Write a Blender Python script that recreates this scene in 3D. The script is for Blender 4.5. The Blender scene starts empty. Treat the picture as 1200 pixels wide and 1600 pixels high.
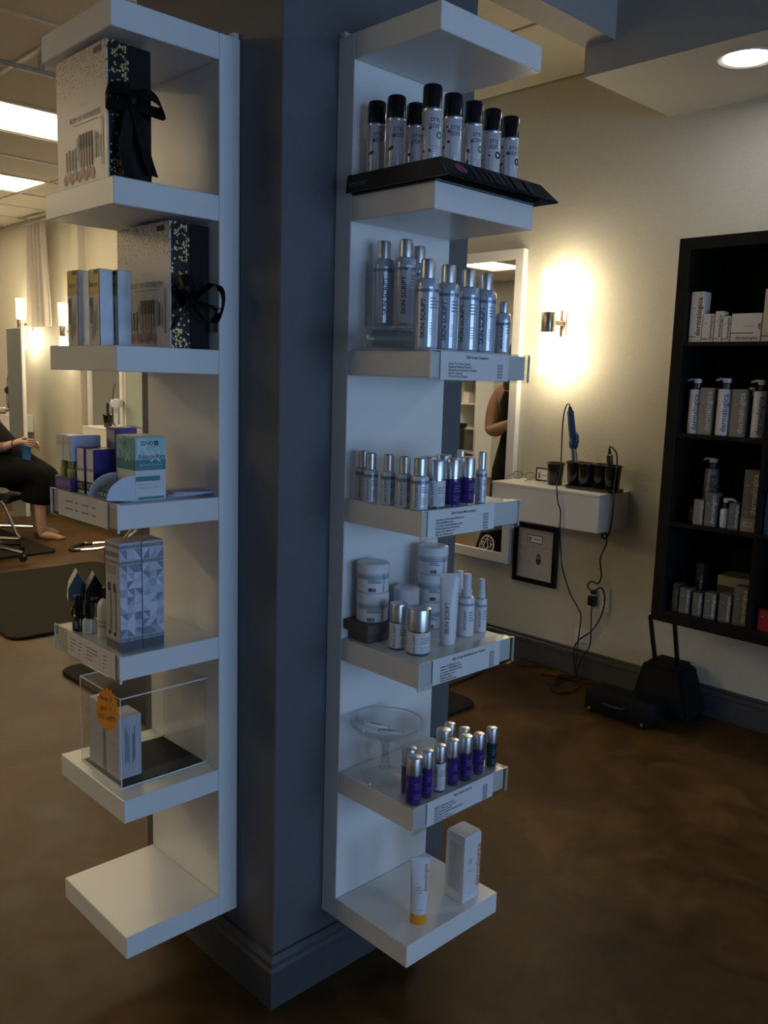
import bpy, bmesh, math, random
from mathutils import Vector, Matrix
random.seed(7)
scene = bpy.context.scene
C = scene.collection
PI = math.pi

# ------------------------------------------------------------------ camera
cam_d = bpy.data.cameras.new('camera')
cam = bpy.data.objects.new('camera', cam_d)
C.objects.link(cam)
F_PX = 1363.87
cam_d.sensor_fit = 'VERTICAL'
cam_d.sensor_height = 24.0
cam_d.lens = F_PX / 1600.0 * 24.0
cam_d.clip_start = 0.05
_y, _p, _r = 0.8005, -0.1535, 0.0299
_f = Vector((math.cos(_y) * math.cos(_p), math.sin(_y) * math.cos(_p), math.sin(_p)))
_rt = Vector((math.sin(_y), -math.cos(_y), 0))
_up = _rt.cross(_f)
_c, _s = math.cos(_r), math.sin(_r)
_R, _U = _c * _rt + _s * _up, -_s * _rt + _c * _up
m = Matrix((( _R.x, _U.x, -_f.x), (_R.y, _U.y, -_f.y), (_R.z, _U.z, -_f.z))).to_4x4()
m.translation = Vector((-1.0808, -1.4283, 1.4035))
cam.matrix_world = m
scene.camera = cam

# ------------------------------------------------------------------ world, exposure, windows' daylight
SKY = 4.6            # daylight outside the shop front
TROFFER = 9.8        # fluorescent ceiling panels
SCONCE = 26.0        # wall sconces
DOWNLIGHT = 30.0     # recessed lamp in the soffit and the added fill lamps
world = bpy.data.worlds.new('daylight')
scene.world = world
world.use_nodes = True
bg = world.node_tree.nodes['Background']
bg.inputs['Color'].default_value = (0.44, 0.66, 1.0, 1)
bg.inputs['Strength'].default_value = SKY
scene.view_settings.view_transform = 'Standard'
scene.view_settings.look = 'None'
scene.view_settings.exposure = 0.3
scene.view_settings.gamma = 1.0
scene.view_settings.use_curve_mapping = False
scene.cycles.transparent_max_bounces = 24
scene.cycles.max_bounces = 8
scene.cycles.diffuse_bounces = 4
scene.cycles.glossy_bounces = 4
scene.cycles.adaptive_threshold = 0.02
WINDOWS = [(-1.75, -0.05), (0.10, 1.75)]     # x ranges in the front wall
WIN_Z = (0.40, 2.20)
Y_FRONT = -5.2
for (a, b) in WINDOWS:
    ld = bpy.data.lights.new('window_portal', 'AREA')
    ld.shape = 'RECTANGLE'; ld.size = b - a; ld.size_y = WIN_Z[1] - WIN_Z[0]
    ld.cycles.is_portal = True
    lo = bpy.data.objects.new('window_portal', ld)
    C.objects.link(lo)
    lo.location = ((a + b) / 2, Y_FRONT - 0.02, sum(WIN_Z) / 2)
    lo.rotation_euler = (PI / 2, 0, 0)       # shines along +y into the room

# ------------------------------------------------------------------ materials
_mats = {}
def lin(c):
    return tuple(((v / 255 + 0.055) / 1.055) ** 2.4 if v / 255 > 0.04045 else v / 255 / 12.92 for v in c)
def M(name, col, rough=0.5, metal=0.0, var=0.06, scale=40.0, bump=0.0, spec=0.5, emit=None, estr=0.0, coat=0.0, trans=0.0):
    if name in _mats: return _mats[name]
    mt = bpy.data.materials.new(name); mt.use_nodes = True
    nt = mt.node_tree; b = nt.nodes['Principled BSDF']
    tc = nt.nodes.new('ShaderNodeTexCoord'); nz = nt.nodes.new('ShaderNodeTexNoise')
    nz.inputs['Scale'].default_value = scale; nz.inputs['Detail'].default_value = 3
    nt.links.new(tc.outputs['Object'], nz.inputs['Vector'])
    rp = nt.nodes.new('ShaderNodeValToRGB')
    rp.color_ramp.elements[0].position = 0.3; rp.color_ramp.elements[1].position = 0.7
    rp.color_ramp.elements[0].color = (*[max(0, v * (1 - var)) for v in col], 1)
    rp.color_ramp.elements[1].color = (*[min(1, v * (1 + var)) for v in col], 1)
    nt.links.new(nz.outputs['Fac'], rp.inputs['Fac'])
    nt.links.new(rp.outputs['Color'], b.inputs['Base Color'])
    b.inputs['Roughness'].default_value = rough; b.inputs['Metallic'].default_value = metal
    b.inputs['Specular IOR Level'].default_value = spec
    b.inputs['Coat Weight'].default_value = coat
    b.inputs['Transmission Weight'].default_value = trans
    if bump:
        bp = nt.nodes.new('ShaderNodeBump'); bp.inputs['Strength'].default_value = bump
        bp.inputs['Distance'].default_value = 0.004
        nt.links.new(nz.outputs['Fac'], bp.inputs['Height']); nt.links.new(bp.outputs['Normal'], b.inputs['Normal'])
    if emit:
        b.inputs['Emission Color'].default_value = (*emit, 1); b.inputs['Emission Strength'].default_value = estr
    _mats[name] = mt
    return mt
def clear(name, tint=(1, 1, 1), gloss=0.12, rough=0.03):
    """clear acrylic or thin glass: see-through with a facing-dependent reflection"""
    if name in _mats: return _mats[name]
    mt = bpy.data.materials.new(name); mt.use_nodes = True
    nt = mt.node_tree; nt.nodes.clear()
    out = nt.nodes.new('ShaderNodeOutputMaterial'); mx = nt.nodes.new('ShaderNodeMixShader')
    tr = nt.nodes.new('ShaderNodeBsdfTransparent'); gl = nt.nodes.new('ShaderNodeBsdfGlossy')
    tr.inputs['Color'].default_value = (*tint, 1); gl.inputs['Roughness'].default_value = rough
    lw = nt.nodes.new('ShaderNodeLayerWeight'); lw.inputs['Blend'].default_value = 0.25
    mr = nt.nodes.new('ShaderNodeMapRange'); mr.inputs['To Min'].default_value = gloss * 0.25; mr.inputs['To Max'].default_value = min(1, gloss * 2.2)
    nt.links.new(lw.outputs['Facing'], mr.inputs['Value']); nt.links.new(mr.outputs['Result'], mx.inputs['Fac'])
    nt.links.new(tr.outputs[0], mx.inputs[1]); nt.links.new(gl.outputs[0], mx.inputs[2]); nt.links.new(mx.outputs[0], out.inputs['Surface'])
    _mats[name] = mt
    return mt

white = M('white_laminate', (0.78, 0.78, 0.76), 0.28, var=0.01, scale=6)
colpaint = M('column_grey_paint', (0.105, 0.108, 0.118), 0.5, var=0.05, scale=120, bump=0.05)
basepaint = M('baseboard_grey_paint', (0.065, 0.068, 0.075), 0.45, var=0.08, scale=30)
wallpaint = M('cream_wall_paint', (0.58, 0.555, 0.465), 0.6, var=0.03, scale=90, bump=0.25)
wallback = M('pale_grey_wall_paint', (0.50, 0.50, 0.46), 0.6, var=0.03, scale=90, bump=0.2)
soffpaint = M('soffit_grey_paint', (0.40, 0.38, 0.34), 0.65, var=0.03, scale=60, bump=0.1)
tilemat = M('ceiling_tile', (0.74, 0.69, 0.58), 0.9, var=0.06, scale=160, bump=0.3)
gridmat = M('ceiling_grid_enamel', (0.66, 0.62, 0.53), 0.5)
darkceil = M('dark_ceiling_paint', (0.12, 0.12, 0.12), 0.8)
black = M('black_plastic', (0.012, 0.012, 0.013), 0.35)
blackmatte = M('black_matte', (0.005, 0.005, 0.005), 0.7, spec=0.3)
blackwood = M('black_brown_veneer', (0.008, 0.007, 0.006), 0.6, var=0.25, scale=25, spec=0.2)
blackcloth = M('black_cloth', (0.0035, 0.0035, 0.004), 0.9, var=0.2, scale=60, spec=0.2)
rubber = M('dark_rubber_mat', (0.020, 0.019, 0.017), 0.85, var=0.15, scale=60, bump=0.1, spec=0.1)
chrome = M('chrome', (0.75, 0.75, 0.76), 0.12, 1.0, var=0.02)
steel = M('brushed_steel', (0.50, 0.46, 0.42), 0.28, 1.0, var=0.08, scale=200)
bronze = M('brushed_bronze', (0.22, 0.17, 0.13), 0.35, 1.0, var=0.1, scale=200)
silver = M('silver_cap', (0.66, 0.67, 0.70), 0.34, 1.0, var=0.04)
foil = M('silver_foil_card', (0.58, 0.62, 0.70), 0.22, 0.75, var=0.06, scale=30)
gold = M('gold_foil', (0.60, 0.43, 0.12), 0.25, 0.9, var=0.2, scale=60)
goldface = M('gold_print', (0.42, 0.31, 0.07), 0.4, 0.3, var=0.2, scale=60)
ink = M('dark_ink', (0.02, 0.02, 0.025), 0.6)
greyink = M('grey_ink', (0.22, 0.22, 0.24), 0.6)
paleink = M('pale_ink', (0.42, 0.42, 0.46), 0.6)
whiteink = M('white_ink', (0.70, 0.70, 0.70), 0.6)
blueink = M('blue_ink', (0.03, 0.05, 0.16), 0.6)
orangeink = M('orange_ink', (0.70, 0.16, 0.04), 0.6)
paper = M('white_paper', (0.88, 0.86, 0.88), 0.7, var=0.02)
card = M('white_card', (0.70, 0.70, 0.70), 0.5, var=0.02)
creamcard = M('cream_card', (0.66, 0.62, 0.58), 0.4, var=0.02)
greycard = M('grey_card', (0.30, 0.29, 0.27), 0.5, var=0.04)
plastic = M('white_plastic', (0.72, 0.73, 0.76), 0.25, var=0.02)
pearl = M('pearl_silver_plastic', (0.52, 0.57, 0.66), 0.16, 0.25, var=0.03, coat=0.3)
purple = M('purple_glass', (0.045, 0.02, 0.19), 0.08, 0.0, coat=0.6)
teal = M('dark_teal_glass', (0.008, 0.035, 0.05), 0.08, coat=0.6)
acrylic = clear('clear_acrylic', (0.97, 0.98, 0.98), 0.10)
acryledge = M('acrylic_edge', (0.80, 0.80, 0.74), 0.15)
glass = clear('clear_glass', (0.97, 0.98, 0.98), 0.16)
skin = M('skin', (0.46, 0.25, 0.16), 0.5, var=0.05)
skinlight = M('light_skin', (0.52, 0.32, 0.23), 0.5, var=0.05)
hairmat = M('brown_hair', (0.05, 0.025, 0.013), 0.5, var=0.3, scale=120)

def floor_material():
    mt = bpy.data.materials.new('stained_concrete'); mt.use_nodes = True
    nt = mt.node_tree; b = nt.nodes['Principled BSDF']; N = nt.nodes.new; L = nt.links.new
    tc = N('ShaderNodeTexCoord')
    n1 = N('ShaderNodeTexNoise'); n1.inputs['Scale'].default_value = 1.5; n1.inputs['Detail'].default_value = 8; n1.inputs['Roughness'].default_value = 0.62; n1.inputs['Distortion'].default_value = 0.9
    n2 = N('ShaderNodeTexNoise'); n2.inputs['Scale'].default_value = 5.0; n2.inputs['Detail'].default_value = 9; n2.inputs['Distortion'].default_value = 1.6
    n3 = N('ShaderNodeTexNoise'); n3.inputs['Scale'].default_value = 30.0; n3.inputs['Detail'].default_value = 6
    for n in (n1, n2, n3): L(tc.outputs['Object'], n.inputs['Vector'])
    r1 = N('ShaderNodeValToRGB'); e = r1.color_ramp.elements
    e[0].position = 0.32; e[0].color = (0.050, 0.026, 0.0075, 1)
    e[1].position = 0.68; e[1].color = (0.135, 0.068, 0.020, 1)
    k = r1.color_ramp.elements.new(0.5); k.color = (0.082, 0.041, 0.011, 1)
    L(n1.outputs['Fac'], r1.inputs['Fac'])
    r2 = N('ShaderNodeValToRGB'); e = r2.color_ramp.elements
    e[0].position = 0.36; e[0].color = (0.62, 0.60, 0.55, 1); e[1].position = 0.64; e[1].color = (1.25, 1.22, 1.15, 1)
    L(n2.outputs['Fac'], r2.inputs['Fac'])
    mx = N('ShaderNodeMix'); mx.data_type = 'RGBA'; mx.blend_type = 'MULTIPLY'; mx.inputs['Factor'].default_value = 0.8
    L(r1.outputs['Color'], mx.inputs['A']); L(r2.outputs['Color'], mx.inputs['B'])
    L(mx.outputs['Result'], b.inputs['Base Color'])
    mr = N('ShaderNodeMapRange'); mr.inputs['To Min'].default_value = 0.34; mr.inputs['To Max'].default_value = 0.62
    L(n2.outputs['Fac'], mr.inputs['Value']); L(mr.outputs['Result'], b.inputs['Roughness'])
    b.inputs['Specular IOR Level'].default_value = 0.25
    bp = N('ShaderNodeBump'); bp.inputs['Strength'].default_value = 0.12; bp.inputs['Distance'].default_value = 0.004
    L(n3.outputs['Fac'], bp.inputs['Height']); L(bp.outputs['Normal'], b.inputs['Normal'])
    return mt
floormat = floor_material()
def speckle_material(name, base, bright, z0, z1, dens_top, dens_bot, scale):
    """printed gold flecks, denser towards the top edge of the box"""
    mt = bpy.data.materials.new(name); mt.use_nodes = True
    nt = mt.node_tree; b = nt.nodes['Principled BSDF']; N = nt.nodes.new; L = nt.links.new
    tc = N('ShaderNodeTexCoord'); vo = N('ShaderNodeTexVoronoi'); vo.inputs['Scale'].default_value = scale
    nz = N('ShaderNodeTexNoise'); nz.inputs['Scale'].default_value = scale * 0.9
    L(tc.outputs['Object'], vo.inputs['Vector']); L(tc.outputs['Object'], nz.inputs['Vector'])
    sp = N('ShaderNodeSeparateXYZ'); L(tc.outputs['Object'], sp.inputs[0])
    mr = N('ShaderNodeMapRange'); mr.inputs['From Min'].default_value = z0; mr.inputs['From Max'].default_value = z1
    mr.inputs['To Min'].default_value = dens_bot; mr.inputs['To Max'].default_value = dens_top
    L(sp.outputs['Z'], mr.inputs['Value'])
    cmp_ = N('ShaderNodeMath'); cmp_.operation = 'LESS_THAN'
    wv = N('ShaderNodeSeparateColor'); L(vo.outputs['Color'], wv.inputs[0])
    L(wv.outputs[0], cmp_.inputs[0]); L(mr.outputs['Result'], cmp_.inputs[1])
    c2 = N('ShaderNodeMath'); c2.operation = 'LESS_THAN'; L(vo.outputs['Distance'], c2.inputs[0]); c2.inputs[1].default_value = 0.48
    ml = N('ShaderNodeMath'); ml.operation = 'MULTIPLY'; L(cmp_.outputs[0], ml.inputs[0]); L(c2.outputs[0], ml.inputs[1])
    mx = N('ShaderNodeMix'); mx.data_type = 'RGBA'; mx.inputs['A'].default_value = (*base, 1); mx.inputs['B'].default_value = (*bright, 1)
    L(ml.outputs[0], mx.inputs['Factor']); L(mx.outputs['Result'], b.inputs['Base Color'])
    mm = N('ShaderNodeMath'); mm.operation = 'MULTIPLY'; mm.inputs[1].default_value = 0.85; L(ml.outputs[0], mm.inputs[0])
    L(mm.outputs[0], b.inputs['Metallic']); b.inputs['Roughness'].default_value = 0.3
    return mt
speck_black = speckle_material('gold_flecks_on_black', (0.004, 0.004, 0.004), (0.85, 0.66, 0.30), 0.10, 0.25, 0.75, 0.0, 190)
speck_black2 = speckle_material('gold_flecks_on_black_low', (0.004, 0.004, 0.004), (0.85, 0.66, 0.30), 0.11, 0.0, 0.7, 0.0, 170)
speck_cream = speckle_material('gold_flecks_on_cream', (0.66, 0.62, 0.58), (0.24, 0.18, 0.09), 0.175, 0.25, 0.85, 0.0, 240)

# ------------------------------------------------------------------ mesh helpers
_cache = {}
def finish(bm, mat, smooth=False, angle=35):
    me = bpy.data.meshes.new('mesh')
    bmesh.ops.recalc_face_normals(bm, faces=bm.faces[:])
    bm.to_mesh(me); bm.free()
    mats = mat if isinstance(mat, (list, tuple)) else [mat]
    for q in mats: me.materials.append(q)
    if smooth:
        for p in me.polygons: p.use_smooth = True
        me.set_sharp_from_angle(angle=math.radians(angle))
    return me
def obj(name, me, parent=None, loc=(0, 0, 0), rz=0.0, label=None, rot=None):
    o = bpy.data.objects.new(name, me); C.objects.link(o)
    o.location = loc
    o.rotation_euler = rot if rot else (0, 0, rz)
    if parent: o.parent = parent
    if label: o['label'] = label
    return o
def tag(o, label, cat, group=None):
    o['label'] = label; o['category'] = cat
    if group: o['group'] = group
    return o
def thing(name, label, cat, loc=(0, 0, 0), rz=0.0, group=None):
    o = bpy.data.objects.new(name, None); C.objects.link(o); o.empty_display_size = 0.05
    o.location = loc; o.rotation_euler = (0, 0, rz)
    return tag(o, label, cat, group)
def struct(o):
    o['kind'] = 'structure'; return o
def add_box(bm, x0, x1, y0, y1, z0, z1, bev=0.0, seg=1):
    r = bmesh.ops.create_cube(bm, size=1.0)
    vs = r['verts']
    for v in vs:
        v.co = Vector((x0 + (v.co.x + 0.5) * (x1 - x0), y0 + (v.co.y + 0.5) * (y1 - y0), z0 + (v.co.z + 0.5) * (z1 - z0)))
    if bev > 0:
        es = list({e for v in vs for e in v.link_edges})
        bmesh.ops.bevel(bm, geom=es, offset=bev, segments=seg, affect='EDGES', profile=0.5)
def boxes(lst, mat, bev=0.0, seg=1):
    key = ('box', tuple(lst), getattr(mat, 'name', str(mat)), bev, seg)
    if key in _cache: return _cache[key]
    bm = bmesh.new()
    for b in lst: add_box(bm, *b, bev=bev, seg=seg)
    _cache[key] = finish(bm, mat, smooth=bev > 0 and seg > 1)
    return _cache[key]
def box(x0, x1, y0, y1, z0, z1, mat, bev=0.0, seg=1):
    return boxes([(x0, x1, y0, y1, z0, z1)], mat, bev, seg)
def lathe(profile, mat, seg=24, sx=1.0, sy=1.0):
    key = ('lathe', tuple(profile), mat.name, seg, sx, sy)
    if key in _cache: return _cache[key]
    bm = bmesh.new(); rings = []
    for (r, z) in profile:
        if r < 1e-6: rings.append([bm.verts.new((0, 0, z))])
        else: rings.append([bm.verts.new((r * math.cos(2 * PI * i / seg) * sx, r * math.sin(2 * PI * i / seg) * sy, z)) for i in range(seg)])
    for a, b in zip(rings, rings[1:]):
        if len(a) == 1 and len(b) == 1: continue
        for i in range(seg):
            j = (i + 1) % seg
            if len(a) == 1: bm.faces.new((a[0], b[i], b[j]))
            elif len(b) == 1: bm.faces.new((a[i], a[j], b[0]))
            else: bm.faces.new((a[i], a[j], b[j], b[i]))
    _cache[key] = finish(bm, mat, True)
    return _cache[key]
def solid(profile, mat, seg=24):
    p = list(profile)
    if p[0][0] > 0: p = [(0, p[0][1])] + p
    if p[-1][0] > 0: p = p + [(0, p[-1][1])]
    return lathe(tuple(p), mat, seg)
def smooth_path(pts, n=6, closed=False):
    P = [Vector(p) for p in pts]; out = []
    k = len(P); rng = range(k if closed else k - 1)
    for i in rng:
        if closed: p0, p1, p2, p3 = P[(i - 1) % k], P[i], P[(i + 1) % k], P[(i + 2) % k]
        else: p0, p1, p2, p3 = P[max(0, i - 1)], P[i], P[i + 1], P[min(k - 1, i + 2)]
        for s in range(n):
            t = s / n
            out.append(0.5 * ((2 * p1) + (p2 - p0) * t + (2 * p0 - 5 * p1 + 4 * p2 - p3) * t * t + (3 * p1 - p0 - 3 * p2 + p3) * t ** 3))
    if not closed: out.append(P[-1])
    return out
def add_tube(bm, pts, r, seg=8, closed=False):
    P = [Vector(p) for p in pts]; k = len(P); rings = []
    rad = r if isinstance(r, (list, tuple)) else [r] * k
    nrm = None
    for i in range(k):
        if closed: t = (P[(i + 1) % k] - P[i - 1])
        else: t = P[min(k - 1, i + 1)] - P[max(0, i - 1)]
        if t.length < 1e-9: t = Vector((0, 0, 1))
        t.normalize()
        if nrm is None:
            a = Vector((0, 0, 1)) if abs(t.z) < 0.9 else Vector((1, 0, 0))
            nrm = t.cross(a).normalized()
        else:
            nrm = (nrm - t * nrm.dot(t))
            if nrm.length < 1e-6: nrm = t.orthogonal()
            nrm.normalize()
        b = t.cross(nrm)
        rings.append([bm.verts.new(P[i] + rad[i] * (nrm * math.cos(2 * PI * j / seg) + b * math.sin(2 * PI * j / seg))) for j in range(seg)])
    for i in range(k if closed else k - 1):
        A, B = rings[i], rings[(i + 1) % k]
        for j in range(seg):
            bm.faces.new((A[j], A[(j + 1) % seg], B[(j + 1) % seg], B[j]))
    if not closed:
        bm.faces.new(rings[0][::-1]); bm.faces.new(rings[-1])
def tube(pts, r, mat, seg=8, closed=False, smooth_n=0):
    bm = bmesh.new()
    add_tube(bm, smooth_path(pts, smooth_n, closed) if smooth_n else pts, r, seg, closed)
    return finish(bm, mat, True)
def ribbon(pts, wdir, w, mat, th=0.0012, n=6):
    """flat strip of cloth along a path"""
    P = smooth_path(pts, n); W = Vector(wdir).normalized() * (w / 2); bm = bmesh.new(); rows = []
    for i, p in enumerate(P):
        t = (P[min(len(P) - 1, i + 1)] - P[max(0, i - 1)]).normalized()
        u = t.cross(W).normalized() * (th / 2)
        rows.append([bm.verts.new(p + a) for a in (-W - u, W - u, W + u, -W + u)])
    for a, b in zip(rows, rows[1:]):
        for j in range(4): bm.faces.new((a[j], a[(j + 1) % 4], b[(j + 1) % 4], b[j]))
    bm.faces.new(rows[0][::-1]); bm.faces.new(rows[-1])
    return finish(bm, mat, True, 60)
def prism(poly, z0, z1, mat, bev=0.0):
    """extrude an xy outline in z"""
    bm = bmesh.new()
    a = [bm.verts.new((x, y, z0)) for x, y in poly]; b = [bm.verts.new((x, y, z1)) for x, y in poly]
    bm.faces.new(a[::-1]); bm.faces.new(b); n = len(poly)
    for i in range(n): bm.faces.new((a[i], a[(i + 1) % n], b[(i + 1) % n], b[i]))
    if bev: bmesh.ops.bevel(bm, geom=bm.edges[:], offset=bev, segments=1, affect='EDGES')
    return finish(bm, mat)
def rrect(x0, x1, y0, y1, r, n=5):
    out = []
    for cx, cy, a0 in ((x1 - r, y0 + r, -PI / 2), (x1 - r, y1 - r, 0), (x0 + r, y1 - r, PI / 2), (x0 + r, y0 + r, PI)):
        for i in range(n + 1):
            a = a0 + PI / 2 * i / n
            out.append((cx + r * math.cos(a), cy + r * math.sin(a)))
    return out
# lettering ---------------------------------------------------------
_glyph = {}
def glyphs(s, bold=0.0, align='CENTER'):
    k = (s, bold, align)
    if k not in _glyph:
        cu = bpy.data.curves.new('t', 'FONT'); cu.body = s; cu.size = 1.0; cu.resolution_u = 2
        cu.offset = bold; cu.align_x = align; cu.align_y = 'CENTER'; cu.fill_mode = 'FRONT'
        o = bpy.data.objects.new('t', cu)
        me = o.to_mesh()
        _glyph[k] = ([(v.co.x, v.co.y) for v in me.vertices], [tuple(p.vertices) for p in me.polygons])
        o.to_mesh_clear(); bpy.data.objects.remove(o); bpy.data.curves.remove(cu)
    return _glyph[k]
_fine = {}
def fine_glyphs(s, bold, align, axis):
    """the same outlines cut into narrow strips so that they can follow a curved surface"""
    k = (s, bold, align, axis)
    if k not in _fine:
        V, Fc = glyphs(s, bold, align); bm = bmesh.new(); vs = [bm.verts.new((x, y, 0)) for x, y in V]
        for f in Fc:
            try: bm.faces.new([vs[i] for i in f])
            except ValueError: pass
        vals = [v[axis] for v in V]; c = min(vals) + 0.13
        nn = (1, 0, 0) if axis == 0 else (0, 1, 0)
        while c < max(vals):
            bmesh.ops.bisect_plane(bm, geom=bm.verts[:] + bm.edges[:] + bm.faces[:], plane_co=(c, c, 0), plane_no=nn, dist=1e-5); c += 0.16
        bm.verts.index_update()
        _fine[k] = ([(v.co.x, v.co.y) for v in bm.verts], [tuple(v.index for v in f.verts) for f in bm.faces]); bm.free()
    return _fine[k]
def pymesh(verts, faces, mat):
    me = bpy.data.meshes.new('mesh'); me.from_pydata([tuple(v) for v in verts], [], faces)
    for q in (mat if isinstance(mat, (list, tuple)) else [mat]): me.materials.append(q)
    me.update()
    return me
def text_flat(parent, s, size, mat, o, right, up, align='CENTER', bold=0.0, sx=1.0, name='lettering'):
    key = ('tf', s, size, mat.name, tuple(o), tuple(right), tuple(up), align, bold, sx)
    if key not in _cache:
        V, Fc = glyphs(s, bold, align); o = Vector(o); right = Vector(right); up = Vector(up)
        _cache[key] = pymesh([o + right * (x * size * sx) + up * (y * size) for x, y in V], Fc, mat)
    return obj(name, _cache[key], parent)
def text_round(parent, s, size, mat, R, z, ang, vertical=True, align='CENTER', bold=0.0, name='lettering'):
    """lettering wrapped on a cylinder; ang 0 faces -y"""
    key = ('tr', s, size, mat.name, R, z, ang, vertical, align, bold)
    if key not in _cache:
        V, Fc = fine_glyphs(s, bold, align, 1 if vertical else 0); out = []; R = R + 0.0005
        for x, y in V:
            u, v = (-y * size, x * size) if vertical else (x * size, y * size)
            t = ang + u / R
            out.append((R * math.sin(t), -R * math.cos(t), z + v))
        _cache[key] = pymesh(out, Fc, mat)
    return obj(name, _cache[key], parent)
def patch_round(parent, R, z0, z1, a0, a1, mat, name='label_print', n=8):
    key = ('pr', R, z0, z1, a0, a1, mat.name)
    if key not in _cache:
        R = R + 0.0003; V = []; Fc = []
        for i in range(n + 1):
            t = a0 + (a1 - a0) * i / n
            V += [(R * math.sin(t), -R * math.cos(t), z0), (R * math.sin(t), -R * math.cos(t), z1)]
        for i in range(n): Fc.append((2 * i, 2 * i + 2, 2 * i + 3, 2 * i + 1))
        _cache[key] = pymesh(V, Fc, mat)
    return obj(name, _cache[key], parent)
def lines_round(parent, R, zs, a0, a1, h, mat, name='small_print'):
    """rows of print too fine to read, wrapped on a cylinder"""
    key = ('lr', R, tuple(zs), a0, a1, h, mat.name)
    if key not in _cache:
        R = R + 0.0006; V = []; Fc = []; rnd = random.Random(len(zs) * 7 + int(R * 1e4))
        for z in zs:
            e = a0 + (a1 - a0) * rnd.uniform(0.55, 1.0); n = 4
            b = len(V)
            for i in range(n + 1):
                t = a0 + (e - a0) * i / n
                V += [(R * math.sin(t), -R * math.cos(t), z), (R * math.sin(t), -R * math.cos(t), z + h)]
            for i in range(n): Fc.append((b + 2 * i, b + 2 * i + 2, b + 2 * i + 3, b + 2 * i + 1))
        _cache[key] = pymesh(V, Fc, mat)
    return obj(name, _cache[key], parent)
def quads(parent, rects, mats, o, right, up, name='print'):
    """flat print: rects (u0,u1,v0,v1,material index) on one face"""
    o = Vector(o); right = Vector(right); up = Vector(up); V = []; Fc = []; ids = []
    nrm = right.cross(up).normalized()
    for n_i, (u0, u1, v0, v1, k) in enumerate(rects):
        o_in = o; o = o + nrm * (0.00008 * n_i)
        b = len(V); V += [o + right * u0 + up * v0, o + right * u1 + up * v0, o + right * u1 + up * v1, o + right * u0 + up * v1]
        Fc.append((b, b + 1, b + 2, b + 3)); ids.append(k); o = o_in
    me = pymesh(V, Fc, mats)
    for p, k in zip(me.polygons, ids): p.material_index = k
    return obj(name, me, parent)
XR, YR, ZU = (1, 0, 0), (0, -1, 0), (0, 0, 1)     # reading directions: faces towards -y read along +x, faces towards -x read along -y

# ================================================================== THE SETTING
WX = 2.45                # plane of the long salon wall
CEIL = 2.78
XL, YB = -4.0, 10.4      # left wall and far wall
ZF = 3.35                # ceiling height at the front of the shop
struct(obj('floor', box(XL - 0.1, WX + 0.1, Y_FRONT - 0.1, YB + 0.1, -0.1, 0, floormat)))
struct(obj('wall_right', box(WX, WX + 0.1, Y_FRONT - 0.1, YB + 0.1, 0, ZF, wallpaint)))
struct(obj('wall_left', box(XL - 0.1, XL, Y_FRONT - 0.1, YB + 0.1, 0, ZF, wallback)))
struct(obj('wall_back', box(XL, WX, YB, YB + 0.1, 0, ZF, wallback)))
# front wall with window openings
fw = [(XL, WX, Y_FRONT - 0.1, Y_FRONT, 0, WIN_Z[0]), (XL, WX, Y_FRONT - 0.1, Y_FRONT, WIN_Z[1], ZF)]
xs = [XL] + [v for w in WINDOWS for v in w] + [WX]
for i in range(0, len(xs), 2): fw.append((xs[i], xs[i + 1], Y_FRONT - 0.1, Y_FRONT, WIN_Z[0], WIN_Z[1]))
struct(obj('wall_front', boxes(fw, wallback)))
pane = clear('window_glass', (0.95, 0.97, 1.0), 0.06)
for i, (a, b) in enumerate(WINDOWS):
    w = thing('window_%d' % (i + 1), 'shop front window', 'window'); del w['label']; del w['category']; struct(w)
    w.location = ((a + b) / 2, Y_FRONT - 0.05, WIN_Z[0]); hw = (b - a) / 2; hh = WIN_Z[1] - WIN_Z[0]
    obj('window_frame', boxes([(-hw, hw, -0.03, 0.03, 0, 0.05), (-hw, hw, -0.03, 0.03, hh - 0.05, hh), (-hw, -hw + 0.05, -0.03, 0.03, 0.05, hh - 0.05), (hw - 0.05, hw, -0.03, 0.03, 0.05, hh - 0.05)], black), w)
    obj('pane', box(-hw + 0.05, hw - 0.05, -0.004, 0.004, 0.05, hh - 0.05, pane), w)
# ceilings: tiled rear ceiling, cross beam, soffit along the wall, high front ceiling
TX = [XL] + [0.64 - 1.22 * k for k in (3, 2, 1, 0)] + [1.86, WX]
TX = sorted(set(round(v, 3) for v in TX))
TY = [0.56] + [2.89 - 0.61 * k for k in (2, 1)] + [2.89 + 0.61 * k for k in range(0, 13)]
TY = [v for v in TY if v < YB] + [YB]
TROFF = []      # (ix, iy) cells holding a light panel
def cell(v, arr): return max(i for i in range(len(arr) - 1) if arr[i] <= v + 1e-6)
for cx, cy in ((1.2, 3.7), (1.2, 5.6), (1.2, 7.3), (-3.2, 3.7), (-1.9, 3.7), (-1.9, 5.6), (-1.9, 7.3), (-3.2, 1.9)): TROFF.append((cell(cx, TX), cell(cy, TY)))
ceil_o = struct(obj('ceiling', box(XL, WX, 0.56, YB, CEIL + 0.03, CEIL + 0.10, tilemat)))
bars = [(x - 0.011, x + 0.011, 0.56, YB, CEIL - 0.004, CEIL + 0.004) for x in TX[1:-1]] + [(XL, WX, y - 0.011, y + 0.011, CEIL - 0.004, CEIL + 0.0035) for y in TY[1:-1]]
obj('ceiling_grid', boxes(bars, gridmat), ceil_o)
for i in range(len(TX) - 1):
    for j in range(len(TY) - 1):
        if (i, j) in TROFF: continue
        w, d = round(TX[i + 1] - TX[i], 3), round(TY[j + 1] - TY[j], 3)
        obj('ceiling_tile', box(0.009, w - 0.009, 0.009, d - 0.009, 0.004, 0.028, tilemat), ceil_o, (TX[i], TY[j], CEIL))
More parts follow.
